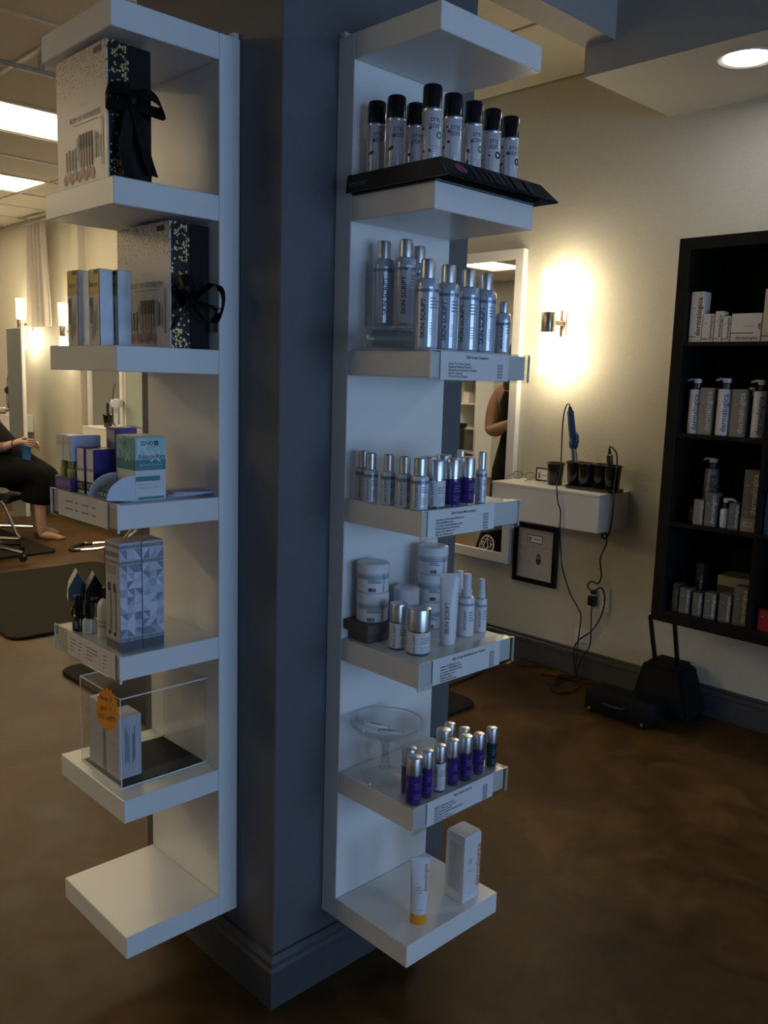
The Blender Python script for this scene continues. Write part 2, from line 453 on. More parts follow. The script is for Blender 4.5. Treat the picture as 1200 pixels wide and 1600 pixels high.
struct(obj('trim_1', boxes([(XL, 0, 0.435, 0.56, 2.62, ZF), (0.56, 1.81, 0.435, 0.56, 2.62, ZF)], soffpaint)))                 # beam over the column
struct(obj('trim_2', box(1.81, WX, Y_FRONT, 0.56, 2.519, ZF, soffpaint)))              # soffit along the wall
struct(obj('ceiling_front', box(XL, WX, Y_FRONT, 0.56, ZF, ZF + 0.1, darkceil)))
# baseboard with a stepped cap
def baseboard(name, lst):
    struct(obj(name, boxes(lst, basepaint, 0.003)))
baseboard('baseboard_right', [(WX - 0.016, WX, Y_FRONT, YB, 0, 0.10), (WX - 0.024, WX, Y_FRONT, YB, 0.10, 0.122), (WX - 0.012, WX, Y_FRONT, YB, 0.122, 0.135)])
# the square column
CW = 0.56
col = struct(obj('wall_column', box(0, CW, 0, CW, 0, ZF, colpaint, 0.002)))
def skirting(z0, z1, t):
    return [(-t, CW + t, -t, 0.0, z0, z1), (-t, CW + t, CW, CW + t, z0, z1), (-t, 0, 0, CW, z0, z1), (CW, CW + t, 0, CW, z0, z1)]
bm = bmesh.new()
prof = [(0.018, 0.0), (0.018, 0.088), (0.013, 0.096), (0.013, 0.106), (0.006, 0.118), (0.0, 0.120)]
ring = []
for t, z in prof:
    ring.append([bm.verts.new(p) for p in ((-t, -t, z), (CW + t, -t, z), (CW + t, CW + t, z), (-t, CW + t, z))])
for a, b in zip(ring, ring[1:]):
    for j in range(4): bm.faces.new((a[j], a[(j + 1) % 4], b[(j + 1) % 4], b[j]))
struct(obj('baseboard_column', finish(bm, basepaint)))

# ------------------------------------------------------------------ ceiling lights
diff = M('light_diffuser', (0.8, 0.8, 0.78), 0.4, emit=(1.0, 0.79, 0.48), estr=TROFFER)
spots = ['large bright fluorescent ceiling panel nearest the curtain rail', 'fluorescent ceiling panel one bay beyond the nearest, above the seated person', 'fluorescent ceiling panel farthest along the salon wall',
         'fluorescent ceiling panel against the opposite wall, one bay behind the column', 'fluorescent ceiling panel over the opposite side, nearest the front', 'fluorescent ceiling panel over the opposite side, seen in the wall mirror', 'fluorescent ceiling panel over the opposite side, farthest back', 'fluorescent ceiling panel against the opposite wall, level with the column']
for n, (i, j) in enumerate(TROFF):
    x0, x1, y0, y1 = TX[i] + 0.012, TX[i + 1] - 0.012, TY[j] + 0.012, TY[j + 1] - 0.012
    hx, hy = (x1 - x0) / 2, (y1 - y0) / 2
    t = thing('ceiling_light', spots[n], 'ceiling light', ((x0 + x1) / 2, (y0 + y1) / 2, CEIL), 0, 'fluorescent ceiling panels')
    obj('frame', boxes([(-hx, hx, -hy, -hy + 0.02, 0, 0.028), (-hx, hx, hy - 0.02, hy, 0, 0.028), (-hx, -hx + 0.02, -hy + 0.02, hy - 0.02, 0, 0.028), (hx - 0.02, hx, -hy + 0.02, hy - 0.02, 0, 0.028)], gridmat), t)
    obj('diffuser', box(-hx + 0.02, hx - 0.02, -hy + 0.02, hy - 0.02, 0.008, 0.02, diff), t)
# recessed lamps in the soffit; all but the first are added, unseen fill light
for y, lb in ((0.03, 'round recessed downlight glowing in the soffit underside'), (-0.90, 'unseen fill downlight added along the soffit, above the bookcase'), (-1.9, 'unseen fill downlight added along the soffit, past the bookcase'), (-3.4, 'unseen fill downlight added along the soffit, by the shop front')):
    t = thing('recessed_downlight', lb, 'ceiling light', (2.0, y, 2.519), 0, 'recessed downlights in the soffit')
    obj('trim_ring', lathe(((0.075, -0.001), (0.095, -0.006), (0.10, 0.0)), gridmat, 32), t)
    obj('lens', solid(((0.075, -0.004), (0.075, -0.0015)), M('downlight_lens', (0.9, 0.9, 0.9), 0.3, emit=(0.97, 0.97, 1.0), estr=DOWNLIGHT), 32), t)
# curtain rail hung below the tiles
t = thing('curtain_rail', 'grey metal curtain rail hung under the ceiling tiles', 'rail', (-0.3, 2.66, CEIL))
obj('rail', tube([(0, 0, -0.075), (1.35, 0, -0.075)], 0.011, M('grey_rail', (0.38, 0.38, 0.36), 0.4), 10), t)
for x in (0.2, 0.97): obj('bracket', box(x - 0.012, x + 0.012, -0.008, 0.008, -0.075, -0.005, _mats['grey_rail']), t)

# ================================================================== THE TWO WALL SHELF UNITS
UH, UT, UD, UW, DZ = 1.90, 0.05, 0.28, 0.30, 1.85 / 6
def shelf_unit(label, loc, rz):
    """local: back on y=0, shelves come out towards -y, width along +x"""
    t = thing('wall_shelf_unit', label, 'shelf', loc, rz, 'white wall shelf units on the column')
    obj('back_panel', box(0, UW, -UT, -0.0005, 0, UH, white, 0.0015), t)
    for k in range(7):
        obj('shelf', box(0, UW, -UD, -UT - 0.0006, 0, UT, white, 0.0015), t, (0, 0, k * DZ))
    obj('hanging_rail', box(0.006, UW - 0.006, -0.012, -0.0005, UH, UH + 0.012, card), t)
    return t
ZR, ZL = 0.171, 0.165
shelf_unit('tall white wall shelf unit on the right of the column, stocked with silver bottles', (0.139, 0, ZR), 0)
shelf_unit('tall white wall shelf unit on the left of the column, stocked with boxes', (0, 0.44, ZL), -PI / 2)
def zr(k): return ZR + UT + k * DZ + 0.0004
def zl(k): return ZL + UT + k * DZ + 0.0004

# ------------------------------------------------------------------ price sign holders (front -y, width +x, origin at the shelf's top front edge)
def sign_holder(label, loc, rz, w, px0, px1, title, rows, prices, dash=False, drop=0.055):
    t = thing('price_sign_holder', label, 'sign holder', loc, rz, 'clear price sign holders on shelf fronts')
    obj('holder', boxes([(0, w, -0.0055, -0.0035, -drop, 0.002), (0, w, -0.0018, -0.0006, -drop, 0.002), (0, w, -0.0055, -0.0006, -drop - 0.002, -drop), (0, w, -0.0006, 0.03, 0.0006, 0.002)], acrylic), t)
    obj('holder_edge', boxes([(0, w, -0.0056, -0.0034, 0.0021, 0.003), (-0.0012, -0.0001, -0.0056, -0.0006, -drop, 0.002), (w + 0.0001, w + 0.0012, -0.0056, -0.0006, -drop, 0.002)], acryledge), t)
    p = obj('price_card', box(px0, px1, -0.0033, -0.0022, -drop + 0.002, 0.001, paper), t)
    z0 = -0.0085
    if title: text_flat(p, title, 0.0080, ink, ((px0 + px1) / 2 + 0.004, -0.0036, z0), XR, ZU, bold=0.018)
    n = len(rows)
    if not dash:
        text_flat(p, '\n'.join(rows), 0.0060, ink, (px0 + 0.022, -0.0036, -0.034), XR, ZU, 'LEFT', bold=0.014)
        text_flat(p, '\n'.join(prices), 0.0060, ink, (px1 - 0.036, -0.0036, -0.034), XR, ZU, 'LEFT', bold=0.014)
    else:
        quads(p, rows, [greyink], (0, -0.0036, 0), XR, ZU, 'small_print')['kind'] = 'stuff'
    return t
yF = -UD - 0.0003
sign_holder('clear price sign on the shelf of tall silver bottles, listing cleansers', (0.139, yF, zr(4)), 0, 0.306, 0.030, 0.238, 'Skin Script Cleansers',
            ['Green Tea Citrus Cleanser', 'Raspberry Refining Cleanser', 'Pomegranate Antioxidant Cleanser', 'Glycolic Cleanser', 'Charcoal Clay Cleanser'], ['$26.00', '$26.00', '$26.00', '$26.00', '$24.00'])
sign_holder('clear price sign under the small silver and purple bottles, listing moisturizers', (0.132, yF, zr(3)), 0, 0.306, 0.018, 0.222, 'Skin Script Moisturizers',
            ['Acai Berry Antioxidant Moisturizer', 'Hydrating Moisturizer', 'Cucumber Hydrating Moisturizer', 'Peptide Restoring Moisturizer', 'Ageless Skin Moisturizer', 'Light Skin Moisturizer'], ['$36.00', '$32.00', '$34.00', '$48.00', '$42.00', '$32.00'])
sign_holder('clear price sign below the white tubs, listing exfoliants and toners', (0.139, yF, zr(2)), 0, 0.304, 0.042, 0.258, 'Skin Script Exfoliants and Toners',
            ['Vitamin A Refining Scrub', 'Vitamin C Exfoliating Scrub', 'Cucumber Hydration Toner', 'Skin Refining Toner', 'Clarifying Toner', 'Glycolic Retinol Pads'], ['$28.00', '$26.00', '$24.00', '$24.00', '$24.00', '$38.00'])
sign_holder('clear price sign below the row of purple serum bottles', (0.139, yF, zr(1)), 0, 0.306, 0.042, 0.258, 'Skin Script Serums',
            ['Vitamin Hydrating Serum', 'Vitamin C/Green Tea Serum', 'Glycolic/Retinol Serum', 'Multi Vitamin Peptide Renewal Serum', 'Peptide Eye Serum', 'Retinol Spot Treatment'], ['$44.00', '$46.00', '$44.00', '$52.00', '$38.00', '$28.00'])
xF = -UD - 0.0003
dl = []
for v in (-0.018, -0.034):
    for u, w_ in ((0.07, 0.035), (0.118, 0.012), (0.150, 0.03), (0.196, 0.018)): dl.append((u, u + w_, v - 0.0014, v + 0.0014, 0))
sign_holder('clear sign holder under the purple oil display and teal box', (xF, 0.445, zl(3)), -PI / 2, 0.308, 0.035, 0.262, None, dl, None, True)
dl = []
for v in (-0.014, -0.022, -0.030, -0.038):
    for u, w_ in ((0.075, 0.03), (0.118, 0.014), (0.155, 0.05), (0.232, 0.014)): dl.append((u, u + w_ * (1 if v > -0.03 else 0.6), v - 0.0012, v + 0.0012, 0))
sign_holder('clear sign holder under the nail polish and patterned boxes', (xF, 0.444, zl(2)), -PI / 2, 0.306, 0.062, 0.282, None, dl, None, True)

# ================================================================== RIGHT UNIT, SPRAY CANS ON A BLACK TRAY
t = thing('display_tray', 'black cardboard display tray with a flared printed lip under the spray cans', 'tray', (0.139, 0, zr(5)))
tb = M('black_card_gloss', (0.012, 0.012, 0.013), 0.25, var=0.3, scale=15)
X0, X1, Y0, Y1, TH = -0.018, 0.29, -0.295, -0.055, 0.034
obj('base', box(X0 + 0.012, X1, Y0 + 0.006, Y1, 0.0, 0.012, tb), t)
def flap(pts, th):      # a four-cornered sheet with thickness
    P = [Vector(p) for p in pts]; n = (P[1] - P[0]).cross(P[3] - P[0]).normalized() * th
    bm = bmesh.new(); a = [bm.verts.new(p) for p in P]; b = [bm.verts.new(p + n) for p in P]
    bm.faces.new(a[::-1]); bm.faces.new(b)
    for i in range(4): bm.faces.new((a[i], a[(i + 1) % 4], b[(i + 1) % 4], b[i]))
    return finish(bm, tb)
# sides lean outwards at the foot
obj('side_wall', flap([(X0, Y1, 0), (X0, Y0 - 0.032, 0), (X0 + 0.004, Y0 - 0.004, TH), (X0 + 0.004, Y1, TH)], 0.003), t)
fl = obj('front_lip', flap([(X0, Y0 - 0.034, 0), (X1 + 0.024, Y0 - 0.034, 0), (X1, Y0 - 0.004, TH), (X0 + 0.004, Y0 - 0.004, TH)], 0.003), t)
obj('side_wall', flap([(X1 + 0.024, Y0 - 0.03, 0), (X1 + 0.024, Y1, 0), (X1, Y1, TH), (X1, Y0 - 0.004, TH)], 0.003), t)
n_ = Vector((0, -TH, 0.03)).normalized(); up_ = Vector((0, 0.03, TH)).normalized(); o_ = Vector((X0 + 0.045, Y0 - 0.0195, TH * 0.5)) + n_ * 0.0036
obj('pink_badge', pymesh([o_ + Vector((1, 0, 0)) * 0.016 * math.cos(a) + up_ * 0.012 * math.sin(a) for a in [2 * PI * i / 20 for i in range(20)]], [tuple(range(20))], M('pink_print', (0.30, 0.07, 0.14), 0.4)), fl)
bands = [(0.075 + 0.02 * k + random.uniform(0, .01), 0.085 + 0.02 * k + random.uniform(0, .014), -0.018, 0.018, k % 2) for k in range(9)]
quads(fl, bands, [M('charcoal_print', (0.035, 0.032, 0.036), 0.4), M('plum_print', (0.045, 0.02, 0.035), 0.4)], o_ - Vector((0.045, 0, 0)), XR, up_, 'lip_print')
text_flat(t, 'STYLE EDIT', 0.010, greyink, (X0 - 0.0022, Y1 - 0.035, 0.014), (0, -1, 0), (0.10, 0, 0.99))

canwhite = M('can_white_enamel', (0.66, 0.63, 0.66), 0.22, 0.15, var=0.02)
capblack = M('cap_gloss_black', (0.010, 0.010, 0.011), 0.18)
flower = M('purple_flower_print', (0.05, 0.04, 0.09), 0.5)
green = M('green_badge', (0.03, 0.30, 0.13), 0.5)
def spray_can(label, x, y, ang, badge):
    t = thing('spray_can', label, 'spray can', (x, y, zr(5) + 0.0125), 0, 'spray cans on the black tray')
    R = 0.0188
    b = obj('body', solid(((R - 0.001, 0), (R, 0.002), (R, 0.116), (R - 0.002, 0.121), (R - 0.004, 0.123)), canwhite, 28), t)
    obj('cap', solid(((R - 0.0004, 0.1215), (R - 0.0002, 0.158), (R - 0.002, 0.163), (R - 0.006, 0.165)), capblack, 28), t)
    obj('rim', lathe(((R + 0.0004, 0.1165), (R + 0.0008, 0.118), (R + 0.0004, 0.1212)), silver, 28), t)
    text_round(b, 'STYL\nEDIT', 0.0105, ink, R, 0.094, ang + 0.38, False)
    rnd = random.Random(int(x * 1000))
    key = ('flw', x)
    V, Fc = [], []
    for _ in range(9):
        a, z, r = ang + rnd.uniform(-1.3, -0.1), rnd.uniform(0.02, 0.108), rnd.uniform(0.0012, 0.0036); k0 = len(V)
        for i in range(8):
            aa = a + r * math.cos(i * PI / 4) / R
            V.append(((R + 0.0005) * math.sin(aa), -(R + 0.0005) * math.cos(aa), z + r * math.sin(i * PI / 4)))
        Fc.append(tuple(range(k0, k0 + 8)))
    obj('flower_print', pymesh(V, Fc, flower), b)
    for q in range(2):      # drooping stems
        a0 = ang - 0.9 + 0.5 * q
        st = [((R + 0.0004) * math.sin(a0 + 0.25 * math.sin(k * 0.5)), -(R + 0.0004) * math.cos(a0 + 0.25 * math.sin(k * 0.5)), 0.015 + 0.014 * k) for k in range(7)]
        obj('stem_print', tube(st, 0.0003, greyink, 4), b)
    lines_round(b, R, [0.052 - 0.0045 * k for k in range(7)], ang + 0.05, ang + 0.75, 0.0018, paleink)
    if badge:
        a, z, r = ang + 0.85, 0.074, 0.007
        obj('badge', pymesh([((R + 0.0007) * math.sin(a + r * math.cos(i * PI / 8) / R), -(R + 0.0007) * math.cos(a + r * math.cos(i * PI / 8) / R), z + r * math.sin(i * PI / 8)) for i in range(16)], [tuple(range(16))], badge), b)
CA = -0.76
cans = [(0.166, -0.240, green, 'white floral spray can at the front corner of the black tray, nearest the camera'),
        (0.229, -0.235, None, 'white floral spray can second along the tray front from the corner can'),
        (0.290, -0.234, green, 'middle white floral spray can of the front row, green round badge'),
        (0.352, -0.231, ink, 'white floral spray can with a black round badge, fourth in the front row'),
        (0.415, -0.227, ink, 'rightmost white floral spray can, at the outer end of the tray'),
        (0.167, -0.144, None, 'white floral spray can behind the corner can, middle of the left side'),
        (0.167, -0.089, None, 'leftmost white floral spray can, against the shelf back'),
        (0.225, -0.139, None, 'half hidden white floral spray can in the second row')]
for x, y, bd, lb in cans: spray_can(lb, x, y, CA + random.uniform(-0.15, 0.1), bd)

# ================================================================== SILVER SKIN CARE BOTTLES
def tall_bottle(label, x, y, z, R=0.0225, H=0.172, ang=-1.0, flip=False, grp='tall silver cleanser bottles'):
    t = thing('pump_free_bottle' if False else 'cleanser_bottle', label, 'bottle', (x, y, z), 0, grp)
    hb = H * 0.79
    b = obj('body', solid(((R - 0.002, 0), (R, 0.003), (R, hb - 0.012), (R * 0.97, hb - 0.006), (R * 0.85, hb - 0.001), (R * 0.66, hb)), pearl, 28), t)
    rc = R * 0.63
    prof = ((rc, hb + 0.0006), (rc, H - 0.006), (rc - 0.001, H - 0.001), (rc - 0.003, H)) 
    obj('cap', solid(prof, silver, 28), t)
    if flip: obj('flip_top', box(-0.004, 0.004, -rc - 0.001, -rc + 0.004, H - 0.008, H - 0.004, silver), t)
    patch_round(b, R, 0.008, hb - 0.016, ang - 0.5, ang + 1.9, M('silver_label', (0.60, 0.66, 0.76), 0.2, 0.35, var=0.03))
    obj('label_band', lathe(((R + 0.0004, hb - 0.026), (R + 0.0004, hb - 0.020)), M('grey_band', (0.20, 0.24, 0.32), 0.3, 0.3), 28), b)
    text_round(b, 'SKIN SCRIPT', 0.0135 * R / 0.0225, ink, R + 0.0003, hb * 0.45, ang - 0.05, True, bold=0.006)
    lines_round(b, R + 0.0002, [hb * 0.72 - 0.006 * k for k in range(4)], ang + 0.55, ang + 1.45, 0.0022, greyink)
    lines_round(b, R + 0.0002, [hb * 0.38 - 0.005 * k for k in range(5)], ang + 0.55, ang + 1.45, 0.0014, paleink)
    return t
z4 = zr(4)
tall_bottle('tall silver bottle standing at the near corner of the cleanser shelf', 0.163, -0.247, z4, ang=-1.05, flip=True)
tall_bottle('tall silver bottle with a matte dark neck band, second along the cleanser price sign', 0.222, -0.247, z4, H=0.168, ang=-1.0)
tall_bottle('tall silver bottle third along the cleanser price sign', 0.287, -0.243, z4, H=0.166, ang=-1.25)
tall_bottle('tall silver bottle fourth along the cleanser sign, beside the short one', 0.341, -0.243, z4, H=0.164, ang=-1.0, flip=True)
tall_bottle('short silver bottle at the right end of the cleanser shelf', 0.397, -0.247, z4, R=0.0155, H=0.112, ang=-0.9)
r4 = thing('acrylic_riser', 'low clear acrylic riser at the back of the cleanser shelf', 'riser', (0.165, -0.175, z4))
obj('top', box(0, 0.15, 0, 0.118, 0.047, 0.050, acrylic), r4)
for x in (0, 0.147): obj('side', box(x, x + 0.003, 0, 0.118, 0, 0.0468, acrylic), r4)
zz = z4 + 0.0505
tall_bottle('leftmost tall silver bottle of the raised back row on the cleanser shelf', 0.194, -0.092, zz, H=0.172, ang=-0.5)
tall_bottle('front tall silver bottle of the raised back row, behind the lying glass jar', 0.204, -0.145, zz, H=0.172, ang=-0.8, flip=True)
tall_bottle('right hand silver bottle of the raised back row, cap above the corner bottle', 0.272, -0.115, zz, H=0.169, ang=-1.1, flip=True)
# glass jar lying on its side
t = thing('lying_glass_bottle', 'thick clear glass bottle lying on its side on the cleanser shelf', 'jar', (0.137, -0.186, z4 + 0.0222), 0)
gp = ((0.0001, -0.052), (0.016, -0.052), (0.021, -0.046), (0.022, -0.036), (0.022, 0.036), (0.021, 0.046), (0.016, 0.052), (0.0001, 0.052))
g = obj('glass_body', lathe(gp, clear('thick_glass', (0.84, 0.87, 0.87), 0.38), 28), t, rot=(0, PI / 2, -0.78))
gi = ((0.0001, -0.044), (0.015, -0.042), (0.0175, -0.034), (0.0175, 0.034), (0.015, 0.042), (0.0001, 0.044))
obj('inner_wall', lathe(gi, _mats['thick_glass'], 28), g)

def small_bottle(label, x, y, z, R=0.0155, H=0.103, ang=-0.9, grp='small silver moisturizer bottles'):
    t = thing('moisturizer_bottle', label, 'bottle', (x, y, z), 0, grp)
    hb = H * 0.66
    b = obj('body', solid(((R - 0.0015, 0), (R, 0.002), (R, hb - 0.006), (R * 0.93, hb - 0.002), (R * 0.74, hb)), M('milky_plastic', (0.60, 0.66, 0.72), 0.15, 0.05, coat=0.3), 24), t)
    rc = R * 0.70
    obj('cap', solid(((rc, hb + 0.0006), (rc, H - 0.002), (rc - 0.002, H)), silver, 24), t)
    obj('label_band', lathe(((R + 0.0004, hb - 0.016), (R + 0.0004, hb - 0.009)), _mats['grey_band'], 24), b)
    text_round(b, 'SKIN SCRIPT', 0.0085, ink, R, hb * 0.42, ang - 0.2, True)
    lines_round(b, R, [hb * 0.66 - 0.0045 * k for k in range(3)], ang + 0.35, ang + 1.4, 0.0018, greyink)
    lines_round(b, R, [hb * 0.36 - 0.004 * k for k in range(4)], ang + 0.35, ang + 1.4, 0.0013, greyink)
def capped_jar(label, x, y, z, R, H, ang=-0.8, bodymat=None, capf=0.40, name='pump_jar', grp=None, ringbase=True):
    t = thing(name, label, 'bottle', (x, y, z), 0, grp)
    hb = H * (1 - capf)
    bmt = bodymat or plastic
    b = obj('body', solid(((R - 0.001, 0.0045), (R, 0.006), (R, hb - 0.003), (R - 0.001, hb - 0.002)), bmt, 26), t)
    obj('foot', solid(((R - 0.001, 0), (R - 0.0002, 0.0012), (R - 0.0004, 0.0043)), clear('clear_foot', (0.8, 0.82, 0.88), 0.25), 26), t)
    obj('neck_ring', solid(((R - 0.0012, hb - 0.0018), (R - 0.0012, hb + 0.0012)), chrome, 26), t)
    obj('cap', solid(((R - 0.0003, hb + 0.0014), (R - 0.0003, H - 0.0025), (R - 0.001, H - 0.0008), (R - 0.003, H)), silver, 26), t)
    dark = bodymat is not None
    if not dark:
        text_round(b, 'SKIN SCRIPT', min(0.0085, hb / 7), ink, R, hb * 0.52, ang - 0.35, True)
    lines_round(b, R, [hb * 0.72 - 0.005 * k for k in range(3)], ang + 0.2, ang + 1.3, 0.0014, greyink if not dark else M('lilac_print', (0.20, 0.17, 0.34), 0.5))
    lines_round(b, R, [hb * 0.36 - 0.004 * k for k in range(3)], ang + 0.2, ang + 1.3, 0.0010, paleink if not dark else _mats['lilac_print'])
z3 = zr(3)
small_bottle('small silver bottle at the back left of the moisturizer shelf', 0.162, -0.079, z3)
small_bottle('small silver bottle second from the back on the moisturizer shelf', 0.147, -0.120, z3)
small_bottle('small silver bottle in the middle of the left row, moisturizer shelf', 0.1545, -0.165, z3, R=0.0150)
small_bottle('small silver bottle fourth from the back, moisturizer shelf', 0.1555, -0.210, z3, R=0.0162)
small_bottle('small silver bottle at the near corner of the moisturizer shelf', 0.158, -0.250, z3, R=0.0180)
capped_jar('white jar with a silver cap between the corner bottle and the purple bottles', 0.203, -0.252, z3, 0.0195, 0.097, grp='silver capped jars')
capped_jar('left of two purple silver-capped bottles on the moisturizer shelf', 0.249, -0.256, z3, 0.0152, 0.098, bodymat=purple, name='serum_bottle', grp='purple bottles on the moisturizer shelf')
capped_jar('right of two purple silver-capped bottles on the moisturizer shelf', 0.294, -0.256, z3, 0.0158, 0.099, bodymat=purple, name='serum_bottle', grp='purple bottles on the moisturizer shelf')
small_bottle('slim silver bottle at the right of the purple bottles', 0.337, -0.258, z3, R=0.0118, H=0.109)
small_bottle('silver bottle standing behind the right purple bottle', 0.322, -0.212, z3, R=0.0125, H=0.109)
capped_jar('silver capped jar behind the corner moisturizer bottles', 0.232, -0.205, z3, 0.0195, 0.099, grp='silver capped jars')
capped_jar('silver capped jar farther back behind the purple bottles', 0.280, -0.200, z3, 0.018, 0.100, grp='silver capped jars')

# ------------------------------------------------------------------ tubs, jars, tube and mist bottles
def tub(label, x, y, z, R, H, ang=-0.8):
    t = thing('product_tub', label, 'tub', (x, y, z), 0, 'white tubs on the exfoliant shelf')
    hl = H * 0.34
    b = obj('body', solid(((R - 0.003, 0), (R - 0.001, 0.002), (R - 0.001, H - hl - 0.001)), plastic, 32), t)
    obj('lid', solid(((R, H - hl), (R, H - 0.003), (R - 0.002, H - 0.0008), (R - 0.005, H)), plastic, 32), t)
    obj('label_band', lathe(((R - 0.0006, H - hl - 0.013), (R - 0.0006, H - hl - 0.003)), M('pale_blue_band', (0.33, 0.40, 0.50), 0.4), 32), b)
    lines_round(b, R - 0.001, [H * 0.40, H * 0.34], ang - 0.3, ang + 0.6, 0.0022, greyink)
    text_round(b, 'SKIN SCRIPT', 0.0068, ink, R - 0.001, H * 0.34, ang + 0.75, True)
    bars = []
    for k in range(11): bars.append((0.0014 * k, 0.0014 * k + random.choice((0.0005, 0.0009)), 0, 0.008, 0))
    V, Fc = [], []
    for (u0, u1, v0, v1, _k) in bars:
        k0 = len(V)
        for (u, v) in ((u0, v0), (u1, v0), (u1, v1), (u0, v1)):
            a = ang - 0.25 + u / R
            V.append(((R - 0.0004) * math.sin(a), -(R - 0.0004) * math.cos(a), 0.003 + v))
        Fc.append((k0, k0 + 1, k0 + 2, k0 + 3))
    obj('barcode', pymesh(V, Fc, ink), b)
z2 = zr(2)
t = thing('brown_riser', 'brown card riser carrying two stacked white tubs', 'riser', (0.150, -0.128, z2))
br = M('brown_card', (0.10, 0.085, 0.08), 0.6)
obj('platform', box(-0.008, 0.105, -0.002, 0.076, 0.022, 0.044, br, 0.001), t)
obj('foot', box(0.004, 0.095, 0.010, 0.066, 0, 0.0218, br, 0.001), t)
tub('lower white tub of the pair on the brown riser', 0.188, -0.093, z2 + 0.0445, 0.0355, 0.0640)
tub('upper white tub of the pair on the brown riser', 0.190, -0.090, z2 + 0.1090, 0.0355, 0.0630, -0.75)
tub('white tub between the riser and the stack of three', 0.288, -0.098, z2, 0.0290, 0.103, -0.8)
tub('bottom white tub of the stack of three by the shelf back', 0.366, -0.102, z2, 0.0345, 0.0630)
tub('middle white tub of the stack of three by the shelf back', 0.367, -0.101, z2 + 0.0635, 0.0345, 0.0630, -0.7)
tub('top white tub of the stack of three, just under the price sign', 0.366, -0.103, z2 + 0.1270, 0.0345, 0.0630, -0.75)
capped_jar('smaller silver-capped jar before the brown riser', 0.185, -0.176, z2, 0.0185, 0.099, grp='silver capped jars on the exfoliant shelf')
capped_jar('larger silver-capped jar nearest the corner of the exfoliant shelf', 0.196, -0.226, z2, 0.0250, 0.097, capf=0.48, grp='silver capped jars on the exfoliant shelf')
def squeeze_tube(label, x, y, z, R, H, capH, ang, bodymat, capmat, cap_r):
    """a flattened crimp on top, standing on its cap"""
    t = thing('squeeze_tube', label, 'tube', (x, y, z), ang)
    bm = bmesh.new(); n = 24; rings = []
    for k in range(9):
        f = k / 8; zz_ = capH + 0.0005 + (H - capH - 0.0005) * f
        ry = R * (1 - f) ** 0.8 + 0.0008; rx = R * (1 + 0.16 * f)
        rings.append([bm.verts.new((rx * math.cos(2 * PI * i / n), ry * math.sin(2 * PI * i / n), zz_)) for i in range(n)])
    for a, b in zip(rings, rings[1:]):
        for i in range(n): bm.faces.new((a[i], a[(i + 1) % n], b[(i + 1) % n], b[i]))
    bm.faces.new(rings[0][::-1]); bm.faces.new(rings[-1])
    b = obj('body', finish(bm, bodymat, True, 50), t)
    obj('cap', solid(((cap_r - 0.001, 0), (cap_r, 0.002), (cap_r - 0.0006, capH)), capmat, 24), t)
    obj('crimp', box(-R * 1.16, R * 1.16, -0.0012, 0.0012, H - 0.008, H + 0.001, bodymat), t)
    return t, b
t, b = squeeze_tube('white squeeze tube with dark vertical lettering before the stack of tubs', 0.292, -0.222, z2, 0.0178, 0.155, 0.012, -0.75, plastic, plastic, 0.0165)
def surf_y(R, H, capH, z, off=0.0011):      # front surface depth of the tube at height z
    f = (z - capH) / (H - capH); return -(R * (1 - f) ** 0.8 + 0.0008) - off
def tube_text(b, s, size, mt, x, z0, R, H, capH, bold=0.0):
    V, Fc = fine_glyphs(s, bold, 'LEFT', 1); out = []
    for px_, py_ in V:
        u, z = x - py_ * size, z0 + px_ * size
        f = (z - capH) / (H - capH); ry = R * (1 - f) ** 0.8 + 0.0008; rx = R * (1 + 0.16 * f)
        out.append((u, -ry * math.sqrt(max(0.02, 1 - (u / rx) ** 2)) - 0.0007, z))
    obj('lettering', pymesh(out, Fc, mt), b)
tube_text(b, 'SKIN SCRIPT', 0.0125, ink, -0.004, 0.026, 0.0178, 0.155, 0.012)
def mist_bottle(label, x, y, z, R, H):
    t = thing('mist_bottle', label, 'bottle', (x, y, z), 0, 'white mist bottles with clear caps')
    hb = H * 0.64
    b = obj('body', solid(((R - 0.0015, 0), (R, 0.002), (R, hb - 0.008), (R * 0.93, hb - 0.003), (R * 0.6, hb)), plastic, 24), t)
    obj('pump', solid(((R * 0.52, hb + 0.0005), (R * 0.52, hb + 0.012), (R * 0.30, hb + 0.013), (R * 0.30, H - 0.006)), plastic, 20), t)
    obj('overcap', lathe(((R * 0.66, hb + 0.001), (R * 0.64, hb + 0.014), (R * 0.52, hb + 0.016), (R * 0.46, H), (0, H)), M('frosted_cap', (0.66, 0.70, 0.74), 0.3, var=0.02), 20), t)
    obj('label_band', lathe(((R + 0.0004, hb - 0.019), (R + 0.0004, hb - 0.013)), _mats['pale_blue_band'], 24), b)
    text_round(b, 'SKIN SCRIPT', 0.0082 * H / 0.142, ink, R, hb * 0.42, -0.95, True)
    lines_round(b, R, [hb * 0.62 - 0.006 * k for k in range(4)], -0.5, 0.4, 0.0018, greyink)
mist_bottle('nearer white mist bottle right of the squeeze tube', 0.372, -0.203, z2, 0.0190, 0.140)
mist_bottle('smaller white mist bottle at the outer edge of the exfoliant shelf', 0.421, -0.205, z2, 0.0140, 0.122)
mist_bottle('white mist bottle half hidden behind the nearer one', 0.398, -0.158, z2, 0.0160, 0.135)

